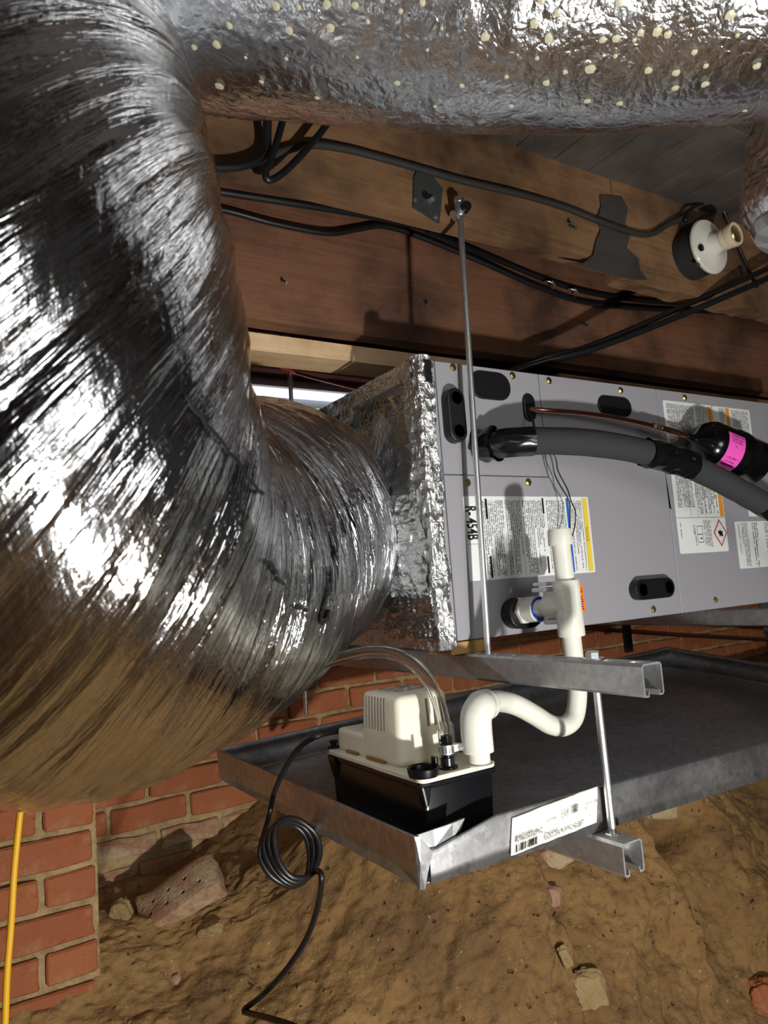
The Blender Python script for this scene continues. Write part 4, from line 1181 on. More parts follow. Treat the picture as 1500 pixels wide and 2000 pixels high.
# power cord
LFx = lambda px, py, x: at(px, py, X=x)
cp = [np.array([hx0 + .03, hy1 - .01, zl + .030]), np.array([hx0 + .02, hy1 + .012, zl + .030]), LFx(622, 1437, .010), LFx(585, 1460, -.010), LFx(557, 1500, -.022), LFx(535, 1550, -.032), LFx(525, 1595, -.040)]
cc = LFx(571, 1662, -.045); dcoil = float((cc - CAM) @ BASIS[:, 2]); Rc = 57 * dcoil / F_PX
e1 = BASIS[:, 0] * .66 + BASIS[:, 1] * .75; e2 = (BASIS[:, 0] * .75 - BASIS[:, 1] * .66) * .50 + BASIS[:, 2] * .866
nn = np.cross(e1, e2)
a0 = math.pi * 1.10
for i in range(0, 41):
    a = a0 + 2 * math.pi * 3.42 * i / 40
    cp.append(cc + Rc * (1 + .05 * math.sin(i * 1.7)) * (math.cos(a) * e1 + math.sin(a) * e2) + nn * (-.020 + .040 * i / 40))
cp += [LFx(628, 1712, -.030), LFx(622, 1765, -.022), LFx(600, 1830, -.030), LFx(562, 1890, -.05), LFx(515, 1942, -.075), LFx(478, 1971, -.095), LFx(487, 1979, -.093), LFx(530, 1990, -.085), LFx(590, 2012, -.07), LFx(700, 2080, -.04)]
kk.append(tube('power_cord', cp, .0046, M['cable'], None, 12, 5))
thing('condensate_pump', 'cream and black condensate pump standing in the drain pan', 'pump', ((qx0 + qx1) / 2, (qy0 + qy1) / 2, pf), kk)

# clear vinyl discharge tube with hose clamp
tp = [np.array([bx_, by_, zl + .022]), np.array([bx_ - .001, by_, zl + .05]), at(868, 1420, Y=by_ + .002), at(852, 1360, Y=by_ + .012), at(822, 1310, Y=by_ + .035), at(778, 1279, Y=by_ + .075), at(728, 1272, Y=by_ + .12), at(680, 1280, Y=by_ + .16), at(635, 1294, Y=by_ + .20), at(590, 1312, Y=by_ + .24)]
tk = []
P_ = catmull(tp, 10); T_, N_, B_ = frames(P_)
a = np.linspace(0, 2 * math.pi, 20, endpoint=False)
ro, ri = .0098, .0068
def ringset(r): return P_[:, None, :] + r * (np.cos(a)[None, :, None] * N_[:, None, :] + np.sin(a)[None, :, None] * B_[:, None, :])
V = np.concatenate([ringset(ro), ringset(ri)], 0).reshape(-1, 3); m = len(P_); n = 20; Fc = []
for i in range(m - 1):
    for j in range(n):
        Fc.append((i * n + j, i * n + (j + 1) % n, (i + 1) * n + (j + 1) % n, (i + 1) * n + j))
        k = m * n; Fc.append((k + i * n + j, k + (i + 1) * n + j, k + (i + 1) * n + (j + 1) % n, k + i * n + (j + 1) % n))
for i, s in ((0, 1), (m - 1, -1)):
    for j in range(n):
        f = (i * n + j, m * n + i * n + j, m * n + i * n + (j + 1) % n, i * n + (j + 1) % n); Fc.append(f if s > 0 else f[::-1])
tk.append(mesh('tube_wall', V, Fc, M['vinyl'], None, True))
cl_ = [];
kz = zl + .024
cb = lathe('clamp_band', [(.0102, 0), (.0108, .0002), (.0108, .0128), (.0102, .013)], M['zinc'], origin=(bx_, by_, kz), n=28); tk.append(cb)
for j in range(14):
    an = 2 * math.pi * j / 14
    o = box('clamp_thread', (-.0006, -.0006, 0), (.0006, .0006, .009), M['blackpl'], cb); o.location = (bx_ + .0106 * math.cos(an), by_ + .0106 * math.sin(an), kz + .002)
tk.append(box('clamp_screw_housing', (bx_ + .008, by_ - .008, kz + .001), (bx_ + .018, by_ + .006, kz + .013), M['zinc'], None, .002))
tk.append(hexnut('clamp_screw', (bx_ + .016, by_ - .004, kz + .007), (1, -.4, 0), .0055, .012, M['zinc']))
thing('vinyl_tube', 'clear vinyl discharge tube arching from the pump behind the duct', 'tube', (bx_, by_, zl + .02), tk)

# ================================================================== PVC DRAIN
kk = []
fy = YC - .03
TX, TY, TZ = .430, .116, .262
RP = .0165
kk.append(hexnut('hex_adapter', (dc[0] - .004, YC - .024, TZ - .006), (0, -1, 0), .0285, .014, M['pvc']))
kk.append(lathe('adapter_socket', [(.0245, 0), (.0245, .030), (.0225, .032), (.0170, .032)], M['pvc'], origin=(dc[0] - .004, YC - .037, TZ - .005), axis=(0, -1, 0), n=36))
kk.append(lathe('primer_ring', [(.0172, 0), (.0226, .0004), (.0226, .0030), (.0172, .0045)], M['blue'], origin=(dc[0] - .004, YC - .068, TZ - .004), axis=(0, -1, 0), n=36))
kk.append(tube('cross_pipe', [(dc[0] - .004, YC - .06, TZ - .004), (TX, TY + .03, TZ)], RP, M['pvc'], None, 28))
# tee: vertical sleeve + side socket
kk.append(lathe('tee_body', [(.0165, -.052), (.0225, -.052), (.0235, -.050), (.0235, -.03), (.0228, 0), (.0235, .03), (.0235, .044), (.0225, .046), (.0165, .046)], M['pvc'], origin=(TX, TY, TZ), axis=(-.02, 0, 1), n=40))
kk.append(lathe('tee_branch', [(.0225, -.010), (.0228, .028), (.0235, .034), (.0235, .046), (.0225, .048), (.0165, .048)], M['pvc'], origin=(TX, TY, TZ), axis=(0, 1, 0), n=36))
zc = .394
kk.append(tube('vent_pipe', [(TX - .001, TY, TZ + .03), (TX - .004, TY, zc - .012)], RP, M['pvc'], None, 32))
kk.append(lathe('vent_cap', [(.0166, 0), (.0212, .0005), (.0218, .003), (.0212, .026), (.0200, .029), (.016, .0295), (.0155, .022), (0, .022)], M['pvc'], origin=(TX - .004, TY, zc - .024), axis=(-.02, 0, 1), n=36))
# down pipe, U bend and run to the pump
ix = at(936, 1492, Z=zl + .004)
ex_, ey_ = ix[0], ix[1]
ez_ = zon(0, 1385, ex_, ey_)
run = [(TX, TY, TZ - .03), (TX + .001, TY, .17), (TX + .001, TY - .001, .118), tuple(at(1122, 1398, Y=TY - .002)), tuple(at(1102, 1418, Y=TY - .004)), tuple(at(1075, 1415, Y=TY - .006)), tuple(at(1045, 1397, Y=TY - .010)), tuple(at(1012, 1379, Y=TY - .014)), tuple(at(985, 1371, Y=TY - .018)), tuple(at(960, 1371, Y=(TY - .02) * .6 + ey_ * .4)), (ex_ + .006, ey_ + .001, ez_ - .002)]
kk.append(tube('trap_pipe', run, RP, M['pvc'], None, 32, 8))
eb = [np.array((ex_, ey_, ez_ - .060)), np.array((ex_, ey_, ez_ - .022)), np.array((ex_ + .003, ey_, ez_ - .008)), np.array((ex_ + .012, ey_ + .001, ez_ + .001))]
d_ = np.array(run[-2]) - np.array((ex_, ey_, ez_)); d_ /= np.linalg.norm(d_)
eb += [np.array((ex_, ey_, ez_)) + d_ * .030, np.array((ex_, ey_, ez_)) + d_ * .046]
kk.append(tube('elbow', eb, .0228, M['pvc'], None, 36, 10))
kk.append(tube('inlet_pipe', [(ex_, ey_, zl + .003), (ex_, ey_, ez_ - .03)], RP, M['pvc'], None, 32))
kk.append(lathe('inlet_ring', [(.0205, 0), (.0205, .002), (.017, .0025)], M['cream'], origin=(ex_, ey_, zl + .003), n=32))
thing('drain_trap', 'white PVC drain line with tee, vent cap and U bend down to the pump', 'pipe', (TX, TY, .09), kk)
# float switch behind the tee with its orange tag
kk = []
f0 = at(1085, 1150, Y=YC - .10)
kk.append(lathe('switch_body', [(.018, -.03), (.020, -.028), (.020, .02), (.016, .024), (.016, .03)], M['whitepl'], origin=(f0[0] + .004, YC - .085, f0[2] - .035), axis=(0, 0, 1), n=28))
kk.append(box('switch_flange', (f0[0] - .028, YC - .105, f0[2] - .004), (f0[0] + .040, YC - .065, f0[2] + .004), M['whitepl'], None, .002))
kk.append(box('switch_flange', (f0[0] - .026, YC - .103, f0[2] + .007), (f0[0] + .046, YC - .067, f0[2] + .014), M['whitepl'], None, .002))
kk.append(box('switch_block', (f0[0] + .030, YC - .10, f0[2] - .006), (f0[0] + .047, YC - .07, f0[2] + .018), M['whitepl'], None, .002))
t0, t1 = at(1127, 1142, Y=YC - .06), at(1145, 1196, Y=YC - .06)
tg = box('warning_tag', (t0[0] - .006, YC - .0605, t1[2]), (t1[0] - .002, YC - .0595, t0[2]), M['tagor'], None); kk.append(tg)
text_mesh('tag_heading', 'WARNING', .013, M['ink'], (t0[0] + .004, YC - .0609, t0[2] - .001), (1, 0, 0), (0, 0, 1), tg) if False else None
text_mesh('tag_heading', 'IG', .013, M['ink'], (t0[0] + .001, YC - .0609, t0[2] - .020), (0, 0, 1), (-1, 0, 0), tg) if False else None
quads('tag_print', [(t0[0] + .002 + .0035 * (i % 2) * .3, t1[0] - .0055 - .003 * ((i * 7) % 3) * .4, t1[2] + .006 + i * .0048, t1[2] + .0084 + i * .0048) for i in range(6)], M['pinkink'], tg, YC - .0609)
text_mesh('tag_letter', 'G', .012, M['ink'], (t0[0] + .0035, YC - .0611, t0[2] - .016), (1, .0, 0), (0, 0, 1), tg)
thing('float_switch', 'white float switch with an orange tag beside the PVC tee', 'switch', (f0[0], YC - .085, f0[2] - .065), kk)

# ================================================================== REFRIGERANT LINES
sl = [at(940, 870, Y=YC + .0), at(962, 868, Y=YC - .035), at(1000, 864, Y=YC - .070), at(1060, 861, Y=YC - .10), at(1140, 864, Y=YC - .12), at(1210, 873, Y=YC - .135), at(1270, 886, Y=YC - .145), at(1330, 903, Y=YC - .155), at(1390, 930, Y=YC - .165), at(1450, 962, Y=YC - .175), at(1530, 1008, Y=YC - .19), at(1640, 1080, Y=YC - .21)]
Ps, ts_ = resample(catmull(sl, 12), 200)
rs = .0265 + .0012 * (vnoise(ts_ * 40, ts_ * 0, 160) - .5)
kk = [tube('foam_sleeve', Ps[20:], rs[20:], M['foam'], None, 28, raw=True)]
def sleeve(nm, i0, i1, extra, mat, seed, amp=.002):
    Pq = Ps[i0:i1]; T, N, Bn = frames(Pq); a = np.linspace(0, 2 * math.pi, 60, endpoint=False)
    Sg, A = np.meshgrid(ts_[i0:i1], a, indexing='ij'); q = A / (2 * math.pi)
    n1 = 1 - np.abs(2 * vnoise(Sg * 45 + q * 3, q * 9, seed, 9) - 1)
    R = .0265 + extra + amp * (n1 - .5) * 2
    Pm = Pq[:, None] + R[..., None] * (np.cos(A)[..., None] * N[:, None] + np.sin(A)[..., None] * Bn[:, None])
    return grid_mesh(nm, Pm, mat, wrap_v=True)
kk.append(sleeve('tape_wrap', 3, 24, .0012, M['tapeb'], 170, .001))
kk.append(sleeve('tape_wrap', 0, 10, .006, M['tapeb'], 171, .005))
i0 = int(np.argmin(np.abs(pix(Ps)[0] - 1263))); i1 = int(np.argmin(np.abs(pix(Ps)[0] - 1352)))
kk.append(sleeve('tape_wrap', i0, i1, .0024, M['tapeb'], 172, .003))
i2 = int(np.argmin(np.abs(pix(Ps)[0] - 1485)))
kk.append(sleeve('tape_wrap', i2, 199, .0006, M['tapeb'], 173, .001))
thing('suction_line', 'thick black foam insulated suction line running right from the cabinet', 'pipe', tuple(sl[0]), kk)
cu = [at(1032, 799, Y=YC), at(1044, 800, Y=YC - .020), at(1075, 802, Y=YC - .035), at(1130, 806, Y=YC - .042), at(1190, 814, Y=YC - .048), at(1245, 825, Y=YC - .054), at(1300, 839, Y=YC - .060), at(1345, 853, Y=YC - .066)]
Pc, tc_ = resample(catmull(cu, 10), 90)
kk = [tube('copper_tube', Pc, .0054, M['copper'], None, 16, raw=True)]
ii = int(np.argmin(np.abs(pix(Pc)[0] - 1300)))
kk.append(tube('copper_coupling', Pc[ii - 4:ii + 9], .0078, M['copper'], None, 18, raw=True))
kk.append(tube('braze_joint', Pc[ii - 8:ii - 3], .0082, M['solder'], None, 16, raw=True))
thing('liquid_line', 'thin copper liquid line leading to the filter drier', 'pipe', tuple(cu[0]), kk)
# filter drier
A0 = at(1345, 853, Y=YC - .066); A1 = at(1520, 924, Y=YC - .095)
ax = A1 - A0; ax /= np.linalg.norm(ax)
RF = .057
kk = [lathe('drier_shell', [(.0075, -.004), (.0085, 0), (.0085, .012), (.015, .020), (.040, .034), (.0515, .050), (RF, .062), (RF, .136), (RF + .0035, .141), (RF + .0035, .158), (RF, .163), (RF, .215), (.040, .23), (.012, .25), (.0085, .26), (0, .26)], M['drier'], origin=A0, axis=ax, n=56)]
# pink label: curved patch
Mx4 = Matrix.Translation(Vector(A0)) @ basis_to(ax)
Mi = Mx4.inverted()
cl_l = Mi @ Vector(CAM); ang0 = math.atan2(cl_l.y, cl_l.x)
upl = Mi.to_3x3() @ Vector((0, 0, 1)); angu = math.atan2(upl.y, upl.x)
da = (angu - ang0 + math.pi) % (2 * math.pi) - math.pi; sg = 1 if da > 0 else -1
hl0, hl1 = .066, .120
def patch(nm, h0, h1, a0_, a1_, rad, mat, parent=None, n=24):
    V = []; Fc = []
    for i in range(n + 1):
        an = ang0 + sg * (a0_ + (a1_ - a0_) * i / n)
        for h in (h0, h1): V.append(Mx4 @ Vector((rad * math.cos(an), rad * math.sin(an), h)))
    for i in range(n): Fc.append((2 * i, 2 * i + 1, 2 * i + 3, 2 * i + 2))
    return mesh(nm, V, Fc, mat, parent, True)
pl_ = patch('drier_label', hl0, hl1, -1.0, .90, RF + .0006, M['pink']); pl_['label'] = 'pink label with flow arrows'; kk.append(pl_)
def wraptext(nm, s, size, hc, ac, mat):
    cu_ = bpy.data.curves.new(nm, 'FONT'); cu_.body = s; cu_.size = size; cu_.align_x = 'CENTER'; cu_.resolution_u = 2
    o = bpy.data.objects.new(nm, cu_); COL.objects.link(o)
    me = bpy.data.meshes.new_from_object(o.evaluated_get(bpy.context.evaluated_depsgraph_get())); bpy.data.objects.remove(o)
    for v in me.vertices:
        h = hc + v.co.x; an = ang0 + sg * (ac + v.co.y / RF)
        v.co = Mx4 @ Vector(((RF + .0011) * math.cos(an), (RF + .0011) * math.sin(an), h))
    me.materials.clear(); me.materials.append(mat)
    o = bpy.data.objects.new(nm, me); COL.objects.link(o); o.parent = pl_
hm = (hl0 + hl1) / 2
wraptext('maker_name', 'DANFOSS', .0085, hm + .004, .74, M['pinkink'])
wraptext('label_line', 'LIQUID LINE', .0062, hm, .60, M['pinkink'])
wraptext('label_line', 'FILTER DRIER', .0058, hm, .49, M['pinkink'])
wraptext('approval_mark', 'UL', .0055, hm - .002, .30, M['pinkink'])
wraptext('flow_mark', '< FLOW >', .0085, hm, -.20, M['ink'])
wraptext('label_line', 'MAX WORKING', .0042, hm, -.34, M['pinkink'])
patch('print_bar', hl0 + .007, hl1 - .007, -.52, -.42, RF + .0010, M['pinkink'], pl_, 4)
wraptext('label_line', 'R 454B', .0050, hm, -.66, M['pinkink'])
thing('filter_drier', 'black filter drier canister with a pink label on the copper line', 'filter drier', tuple(A0), kk)
# thin black sensor wires
for k, (pts, lab) in enumerate((([(1036, 806, .02), (1040, 822, .03), (1046, 845, .05), (1075, 890, .045), (1083, 925, .04), (1095, 950, .05), (1110, 975, .06), (1113, 1000, .05), (1113, 1040, .05), (1108, 1090, .05)], 'thin black sensor wire hanging straight, the left of the pair'),
                            ([(1036, 806, .022), (1042, 822, .034), (1050, 845, .055), (1083, 890, .05), (1090, 920, .05), (1108, 955, .06), (1115, 978, .066), (1124, 1000, .055), (1122, 1030, .05), (1114, 1060, .05), (1108, 1100, .05)], 'thin black sensor wire bulging right, the right of the pair'))):
    tag(tube('sensor_wire', [at(a, b, Y=YC - c) for a, b, c in pts], .0013, M['cable'], None, 8), lab, 'wire', 'sensor wires')

# ================================================================== CABLES AND CEILING HARDWARE
def cable(name, label, pts, r, mat, group=None, n=10):
    o = tube(name, [at(a, b, Y=c) for a, b, c in pts], r, M[mat], None, n, 8); tag(o, label, 'cable', group); return o
cable('electric_cable', 'thick old dusty cable stapled along the near joist face', [(380, 345, YJ - .010), (430, 333, YJ - .010), (490, 318, YJ - .010), (560, 293, YJ - .011), (610, 283, YJ - .012), (680, 292, YJ - .010), (780, 318, YJ - .010), (900, 352, YJ - .010), (1010, 378, YJ - .010), (1100, 404, YJ - .010), (1170, 432, YJ - .018), (1240, 455, YJ - .012), (1275, 456, YJ - .010), (1305, 438, YJ - .012), (1335, 425, YJ - .018)], .0072, 'oldcable')
cable('electric_cable', 'black cable loop hanging down below the wrapped duct', [(560, 190, YJ - .05), (551, 240, YJ - .045), (533, 300, YJ - .040), (519, 336, YJ - .038), (526, 352, YJ - .038), (556, 335, YJ - .038), (600, 290, YJ - .040), (640, 240, YJ - .045), (665, 190, YJ - .05)], .0062, 'cable')
cable('electric_cable', 'black cable curving left from under the wrapped duct to the foil duct', [(523, 190, YJ - .05), (522, 250, YJ - .035), (517, 300, YJ - .026), (480, 322, YJ - .026), (430, 327, YJ - .026), (370, 325, YJ - .026)], .0075, 'cable')
cable('electric_cable', 'upper black cable running under the near joist to the brass clip', [(380, 366, YB2 - .14), (445, 377, YB2 - .14), (600, 401, YB2 - .14), (720, 421, YB2 - .13), (800, 438, YB2 - .12), (850, 458, YB2 - .08), (893, 477, YB2 - .04), (980, 511, YB2 - .012), (1080, 551, YB2 - .010), (1180, 577, YB2 - .010), (1290, 590, YB2 - .010), (1400, 596, YB2 - .010), (1560, 606, YB2 - .010)], .0072, 'cable')
cable('electric_cable', 'lower black cable sagging along the main beam face', [(400, 402, YB2 - .012), (455, 414, YB2 - .012), (540, 437, YB2 - .014), (640, 455, YB2 - .016), (700, 447, YB2 - .014), (745, 441, YB2 - .014), (800, 455, YB2 - .012), (880, 486, YB2 - .014), (960, 520, YB2 - .020), (1050, 560, YB2 - .022), (1140, 590, YB2 - .016), (1260, 603, YB2 - .014), (1400, 610, YB2 - .014), (1560, 622, YB2 - .014)], .0068, 'cable')
cable('electric_cable', 'upper of two black cables slanting across the right side of the beams', [(985, 728, YB2 - .04), (1060, 700, YB2 - .10), (1140, 680, YB2 - .13), (1240, 640, YB2 - .17), (1330, 600, YB2 - .20), (1420, 560, YB2 - .25), (1520, 515, YB2 - .29), (1650, 450, YB2 - .32)], .0075, 'cable')
cable('electric_cable', 'lower of two black cables slanting across the right side of the beams', [(985, 732, YB2 - .04), (1060, 706, YB2 - .10), (1150, 684, YB2 - .14), (1250, 648, YB2 - .18), (1340, 612, YB2 - .22), (1430, 574, YB2 - .27), (1520, 534, YB2 - .30), (1650, 470, YB2 - .33)], .0080, 'cable')
cable('electric_cable', 'black cable looping over the lampholder and down to the slanting cables', [(1338, 432, YJ - .03), (1346, 412, YJ - .028), (1368, 398, YJ - .024), (1395, 397, YJ - .022), (1412, 410, YJ - .022), (1425, 440, YJ - .022), (1446, 490, YJ - .022), (1466, 535, YJ - .03), (1478, 560, YJ - .045)], .0048, 'cable')
cable('electric_cable', 'thin dark cable behind the lampholder heading right', [(1352, 440, YJ - .008), (1380, 422, YJ - .008), (1420, 412, YJ - .008), (1500, 414, YJ - .008), (1580, 420, YJ - .008)], .005, 'oldcable')
cable('electric_cable', 'red cable in the dark gap beside the foil duct', [(470, 680, .80), (505, 690, .82), (535, 706, .84), (560, 722, .86), (620, 740, .88), (700, 760, .9)], .0045, 'red')
# staples / clips
def clip(px, py, y, lab, mat='zinc', s=1.0, turn=0.0):
    c = at(px, py, Y=y); k = []
    k.append(tube('clip_strap', [c + np.array([-.011 * s, .004, .006]), c + np.array([-.010 * s, -.008, .004]), c + np.array([.0, -.011, .0]), c + np.array([.010 * s, -.008, -.004]), c + np.array([.011 * s, .004, -.006])], .0026, M[mat], None, 8))
    k.append(hexnut('clip_screw', c + np.array([.0, -.012, .002]), (0, -1, 0), .0045, .004, M['brass']))
    thing('cable_clip', lab, 'clip', tuple(c), k)
clip(805, 437, YB2 - .125, 'small brass screwed clip on the upper cable near the steel plate', 'cable')
clip(1073, 556, YB2 - .022, 'left metal clip bundling the cables on the main beam', s=1.2)
clip(1118, 571, YB2 - .022, 'right metal clip bundling the cables on the main beam', s=1.2)
# steel plate on the joist
pl = [(812, 336), (842, 343), (863, 369), (857, 437), (806, 405), (807, 348)]
pt = [at(a, b, Y=YJ - .003) for a, b in pl]
k = [prism('plate', [(p[0], p[2]) for p in pt], YJ - .006, YJ - .0015, 'Y', M['rust'])]
c = at(836, 388, Y=YJ - .006)
k.append(lathe('plate_hole', [(.0085, 0), (.0085, .0012), (0, .0013)], M['rubber'], origin=(c[0] - .006, YJ - .006, c[2] + .006), axis=(0, -1, 0), n=18))
k.append(hexnut('plate_bolt', (c[0] + .004, YJ - .005, c[2] - .002), (.2, -1, -.1), .0058, .012, M['zinc']))
for a, b in ((811, 390), (851, 424)):
    c = at(a, b, Y=YJ - .006); k.append(lathe('nail_head', [(.004, 0), (.004, .001), (0, .0016)], M['zinc'], origin=(c[0], YJ - .006, c[2]), axis=(0, -1, 0), n=12))
thing('steel_plate', 'dull grey steel mending plate nailed to the near joist', 'plate', tuple(pt[4]), k)
# old nails in the timbers
for px, py, y, l, dx in ((550, 545, YB2, .030, 0), (828, 588, YB2, .020, .004), (1108, 432, YJ, .018, -.006), (1112, 440, YJ, .020, .003), (1135, 630, YB2, .022, .006)):
    c = at(px, py, Y=y); nm = lathe('nail', [(.0022, 0), (.0022, l), (.0045, l), (.0045, l + .0015), (0, l + .002)], M['rust'], origin=c, axis=(dx * 20, -1, -.8), n=8)
    tag(nm, 'rusty bent nail at photo spot', 'nail')
nl_ = [o for o in COL.objects if o.name.startswith('nail') and o.get('category') == 'nail']
for o, lb in zip(nl_, ('rusty bent nail in the main beam beside the foil duct', 'rusty bent nail in the main beam left of the long rod', 'left one of two crossed nails in the near joist', 'right one of two crossed nails in the near joist', 'rusty bent nail in the main beam under the two clips')): o['label'] = lb
kn = at(1218, 412, Y=YJ - .004)
ko = lathe('knot_hole', [(.010, 0), (.012, .002), (.007, .003), (.0, .001)], M['char'], origin=kn, axis=(0, -1, 0), n=14); tag(ko, 'dark knot hole in the joist left of the lampholder', 'knot')
# lampholder
k = []
lc = at(1343, 502, Y=YJ); LS = 1.28
k.append(lathe('junction_box', [(a_ * LS, b_ * LS) for a_, b_ in [(.046, 0), (.050, .002), (.050, .040), (.048, .042), (.03, .042)]], M['blackbox'], origin=lc, axis=(0, -1, 0), n=36))
k.append(box('box_knob', (lc[0] - .022, lc[1] - .036, lc[2] + .048), (lc[0] + .010, lc[1] - .004, lc[2] + .075), M['blackbox'], None, .005))
ld = np.array([lc[0], lc[1] - .042 * LS, lc[2]])
k.append(lathe('porcelain_base', [(a_ * LS, b_ * LS) for a_, b_ in [(.050, 0), (.0545, .002), (.0555, .006), (.053, .010), (.040, .013), (.024, .019), (.0195, .030), (.0195, .040)]], M['porcelain'], origin=ld, axis=(0, -1, 0), n=48))
k.append(lathe('socket_collar', [(a_ * LS, b_ * LS) for a_, b_ in [(.0195, .038), (.0215, .040), (.0215, .048), (.020, .0495), (.0225, .051), (.0235, .060), (.0225, .064), (.0170, .064), (.0165, .040)]], M['beige'], origin=ld, axis=(0, -1, 0), n=40))
sc_ = [( .0162 - .0012 * (i % 2), .062 - i * .0022) for i in range(12)]
k.append(lathe('socket_shell', [(a_ * LS, b_ * LS) for a_, b_ in [(.0166, .063)] + sc_ + [(.0, .034)]], M['brass'], origin=ld, axis=(0, -1, 0), n=28, sharp=False))
s1_ = at(1369, 484, Y=ld[1] - .014 * LS)
k.append(lathe('pull_hole', [(a_ * LS, b_ * LS) for a_, b_ in [(.0070, 0), (.0070, .0035), (.004, .005), (0, .005)]], M['drier'], origin=(s1_[0], ld[1] - .013 * LS, s1_[2]), axis=(0, -1, 0), n=18))
s2_ = at(1362, 518, Y=ld[1] - .010 * LS)
k.append(lathe('fixing_screw', [(a_ * LS, b_ * LS) for a_, b_ in [(.0042, 0), (.0042, .002), (0, .003)]], M['rust'], origin=(s2_[0], ld[1] - .011 * LS, s2_[2]), axis=(0, -1, 0), n=12))
thing('lampholder', 'white porcelain bulb holder without bulb on a black box on the joist', 'lampholder', tuple(lc), k)

# under and behind the cabinet: copper pipes and strap
for k_, (pts, lab) in enumerate((([(1130, 1226, 1.05), (1230, 1233, 1.05), (1330, 1240, 1.05), (1520, 1250, 1.05)], 'dull copper water pipe low behind the drain pan'), ([(1100, 1210, 1.12), (1300, 1216, 1.12), (1520, 1222, 1.12)], 'upper dark copper pipe in the shade under the cabinet'))):
    tag(tube('water_pipe', [at(a, b, Y=c) for a, b, c in pts], .009, M['copper'], None, 12), lab, 'pipe', 'water pipes')
c = at(1226, 1225, Y=1.0)
tag(box('pipe_strap', (c[0] - .02, 1.0, c[2] - .09), (c[0] + .02, 1.012, c[2] + .03), M['rubber'], None, .003), 'black hanging strap behind the drain pan', 'strap')

# ================================================================== LOOSE THINGS ON THE GROUND
def rock(name, p, size, mat, label, seed, cat='stone', rot=(0, 0, 0), sub=4, amp=.5, group=None):
    bm = bmesh.new(); bmesh.ops.create_icosphere(bm, subdivisions=sub, radius=1.0)
    for v in bm.verts:
        d = v.co.normalized()
        q = 1 + amp * (fbm(np.array([d.x * 1.6 + seed * 3.3 + d.z]), np.array([d.y * 1.6 + seed + d.z * .7]), seed % 9, 3)[0] - .5)
        q += .10 * (fbm(np.array([d.x * 6 + seed + d.z * 5]), np.array([d.y * 6 + d.z * 4]), seed % 5 + 2, 3)[0] - .5)
        m = max(abs(d.x), abs(d.y), abs(d.z)); v.co = Vector((d.x * size[0], d.y * size[1], d.z * size[2])) * q * (.55 + .45 / m * .85)
    o = bm_obj(name, bm, mat, None, False); o.location = tuple(map(float, p)); o.rotation_euler = rot
    tag(o, label, cat, group); return o
# half brick with holes
bp0 = on_ground(350, 1770)
bd = dep(352, 1752, float((bp0 - CAM) @ BASIS[:, 2]) - .045)
bmx = box_bm((-.100, -.050, -.030), (.100, .050, .030), .012, 2)
bmesh.ops.subdivide_edges(bmx, edges=[e for e in bmx.edges if e.calc_length() > .02], cuts=5, use_grid_fill=True)
for v in bmx.verts:
    n1 = fbm(np.array([v.co.x * 30 + 5]), np.array([v.co.y * 30 + v.co.z * 25 + 7]), 5, 3)[0] - .5
    v.co += v.co.normalized() * n1 * .016
    if v.co.x > .06: v.co.z -= (v.co.x - .06) * .3
    if v.co.x < -.07: v.co.y += (-.07 - v.co.x) * .4
lb = bm_obj('brick_body', bmx, M['oldbrick'])
holes = []
e1b = Vector(BASIS[:, 0]) * .83 - Vector(BASIS[:, 1]) * .50 + Vector(BASIS[:, 2]) * .22; e1b.normalize()
nface = (Vector(BASIS[:, 1]) * -.80 - Vector(BASIS[:, 2]) * .50 - Vector(BASIS[:, 0]) * .30); nface = (nface - e1b * nface.dot(e1b)).normalized()
e2b = nface.cross(e1b)
Rm = Matrix(((e1b.x, e2b.x, nface.x, bd[0]), (e1b.y, e2b.y, nface.y, bd[1]), (e1b.z, e2b.z, nface.z, bd[2]), (0, 0, 0, 1)))
ct = []
for i in range(4):
    for j in range(2):
        if (i, j) == (3, 1): continue
        c_ = lathe('cut', [(.0055, -.02), (.0055, .02)], M['char'], origin=(-.066 + i * .042 + j * .012, -.018 + j * .030, .022), axis=(0, 0, 1), n=10, smooth=False); ct.append(c_)
boolean_cut(lb, ct)
lb.data.transform(Rm)
thing('loose_brick', 'loose cored brick leaning on the earth beside the brick pier', 'brick', tuple(bp0), [lb])
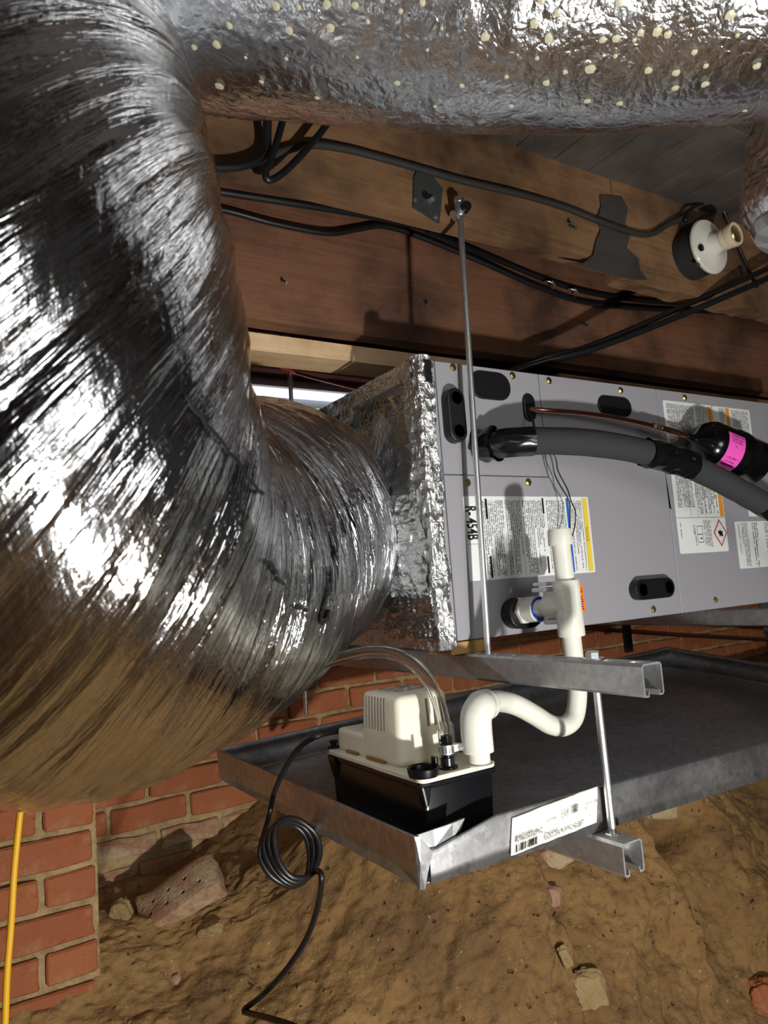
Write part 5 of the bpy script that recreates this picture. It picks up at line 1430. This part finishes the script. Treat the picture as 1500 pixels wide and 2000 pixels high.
for k_, (px, py, sx, sy, sz, mt, lab, cat, off) in enumerate((
        (236, 1785, .026, .020, .034, 'stone', 'pale round stone at the left end of the loose brick', 'stone', .010),
        (412, 1815, .034, .022, .016, 'stone', 'pale flat stone under the right end of the loose brick', 'stone', .004),
        (1072, 1748, .038, .026, .028, 'pinkstone', 'pink brick chip stuck in the crack of the earth bank', 'brick chip', .016),
        (1082, 1668, .048, .03, .034, 'oldbrick', 'weathered brick piece in the earth just below the lower strut', 'brick chip', .008),
        (1292, 1572, .055, .03, .045, 'oldbrick', 'reddish brick lump in the bank right of the lower strut', 'brick chip', .004),
        (1140, 1945, .055, .025, .062, 'stone', 'large pale stone in the bank near the bottom edge', 'stone', -.006),
        (1103, 1868, .014, .012, .026, 'stone', 'small pale stone in the crack below the pink chip', 'stone', .004),
        (1490, 1950, .045, .03, .05, 'brick', 'dark red brick corner at the right bottom edge of the photo', 'brick chip', .006),
        (345, 1915, .012, .010, .014, 'pinkstone', 'tiny pinkish stone in a small hollow below the loose brick', 'stone', .002),
        (545, 1700, .03, .02, .012, 'stone', 'flat pale stone behind the coiled cord', 'stone', .002))):
    g_ = on_ground(px, py); dr = (CAM - g_); dr /= np.linalg.norm(dr)
    rock('stone' if cat == 'stone' else 'brick_chip', g_ + dr * off, (sx, sy, sz), M[mt], lab, k_ + 3, cat, (0, random.uniform(-.4, .4), -.55))
# small pebbles on the bank
rr = random.Random(77); pm = []
for i in range(4):
    bm = bmesh.new(); bmesh.ops.create_icosphere(bm, subdivisions=1, radius=1)
    for v in bm.verts: v.co *= rr.uniform(.75, 1.2)
    me = bpy.data.meshes.new('pebble'); bm.to_mesh(me); bm.free(); me.materials.append(M['stone'] if i % 2 else M['dirt']); pm.append(me)
V = []; Fc = []
for i in range(800):
    a_ = rr.randrange(10, 395); b_ = rr.randrange(62, 555); g_ = G[a_, b_]; s_ = rr.choice((.0015, .0018, .002, .003, .004)) * rr.uniform(.7, 1.2)
    if g_[1] > YP - .06 and g_[0] < PX1 + .05 or g_[1] > YW - .08: continue
    k0 = len(V); me = pm[i % 4]
    for v in me.vertices: V.append((g_[0] + v.co.x * s_ * 1.3, g_[1] + v.co.y * s_, g_[2] + v.co.z * s_))
    for f in me.polygons: Fc.append(tuple(k0 + j for j in f.vertices))
peb = mesh('gravel', V, Fc, M['dirt']); tag(peb, 'loose crumbs and gravel scattered over the earth bank', 'gravel', kind='stuff')
# yellow cord
yc = [at(60, 1480, Y=.50), at(46, 1540, Y=.50), at(38, 1600, Y=.50), at(28, 1700, Y=.50), at(22, 1800, Y=.50), at(14, 1900, Y=.50), at(10, 2000, Y=.50), at(4, 2100, Y=.50)]
tag(tube('extension_cord', yc, .0050, M['yellow'], None, 12), 'yellow extension cord hanging in front of the brick pier', 'cord')
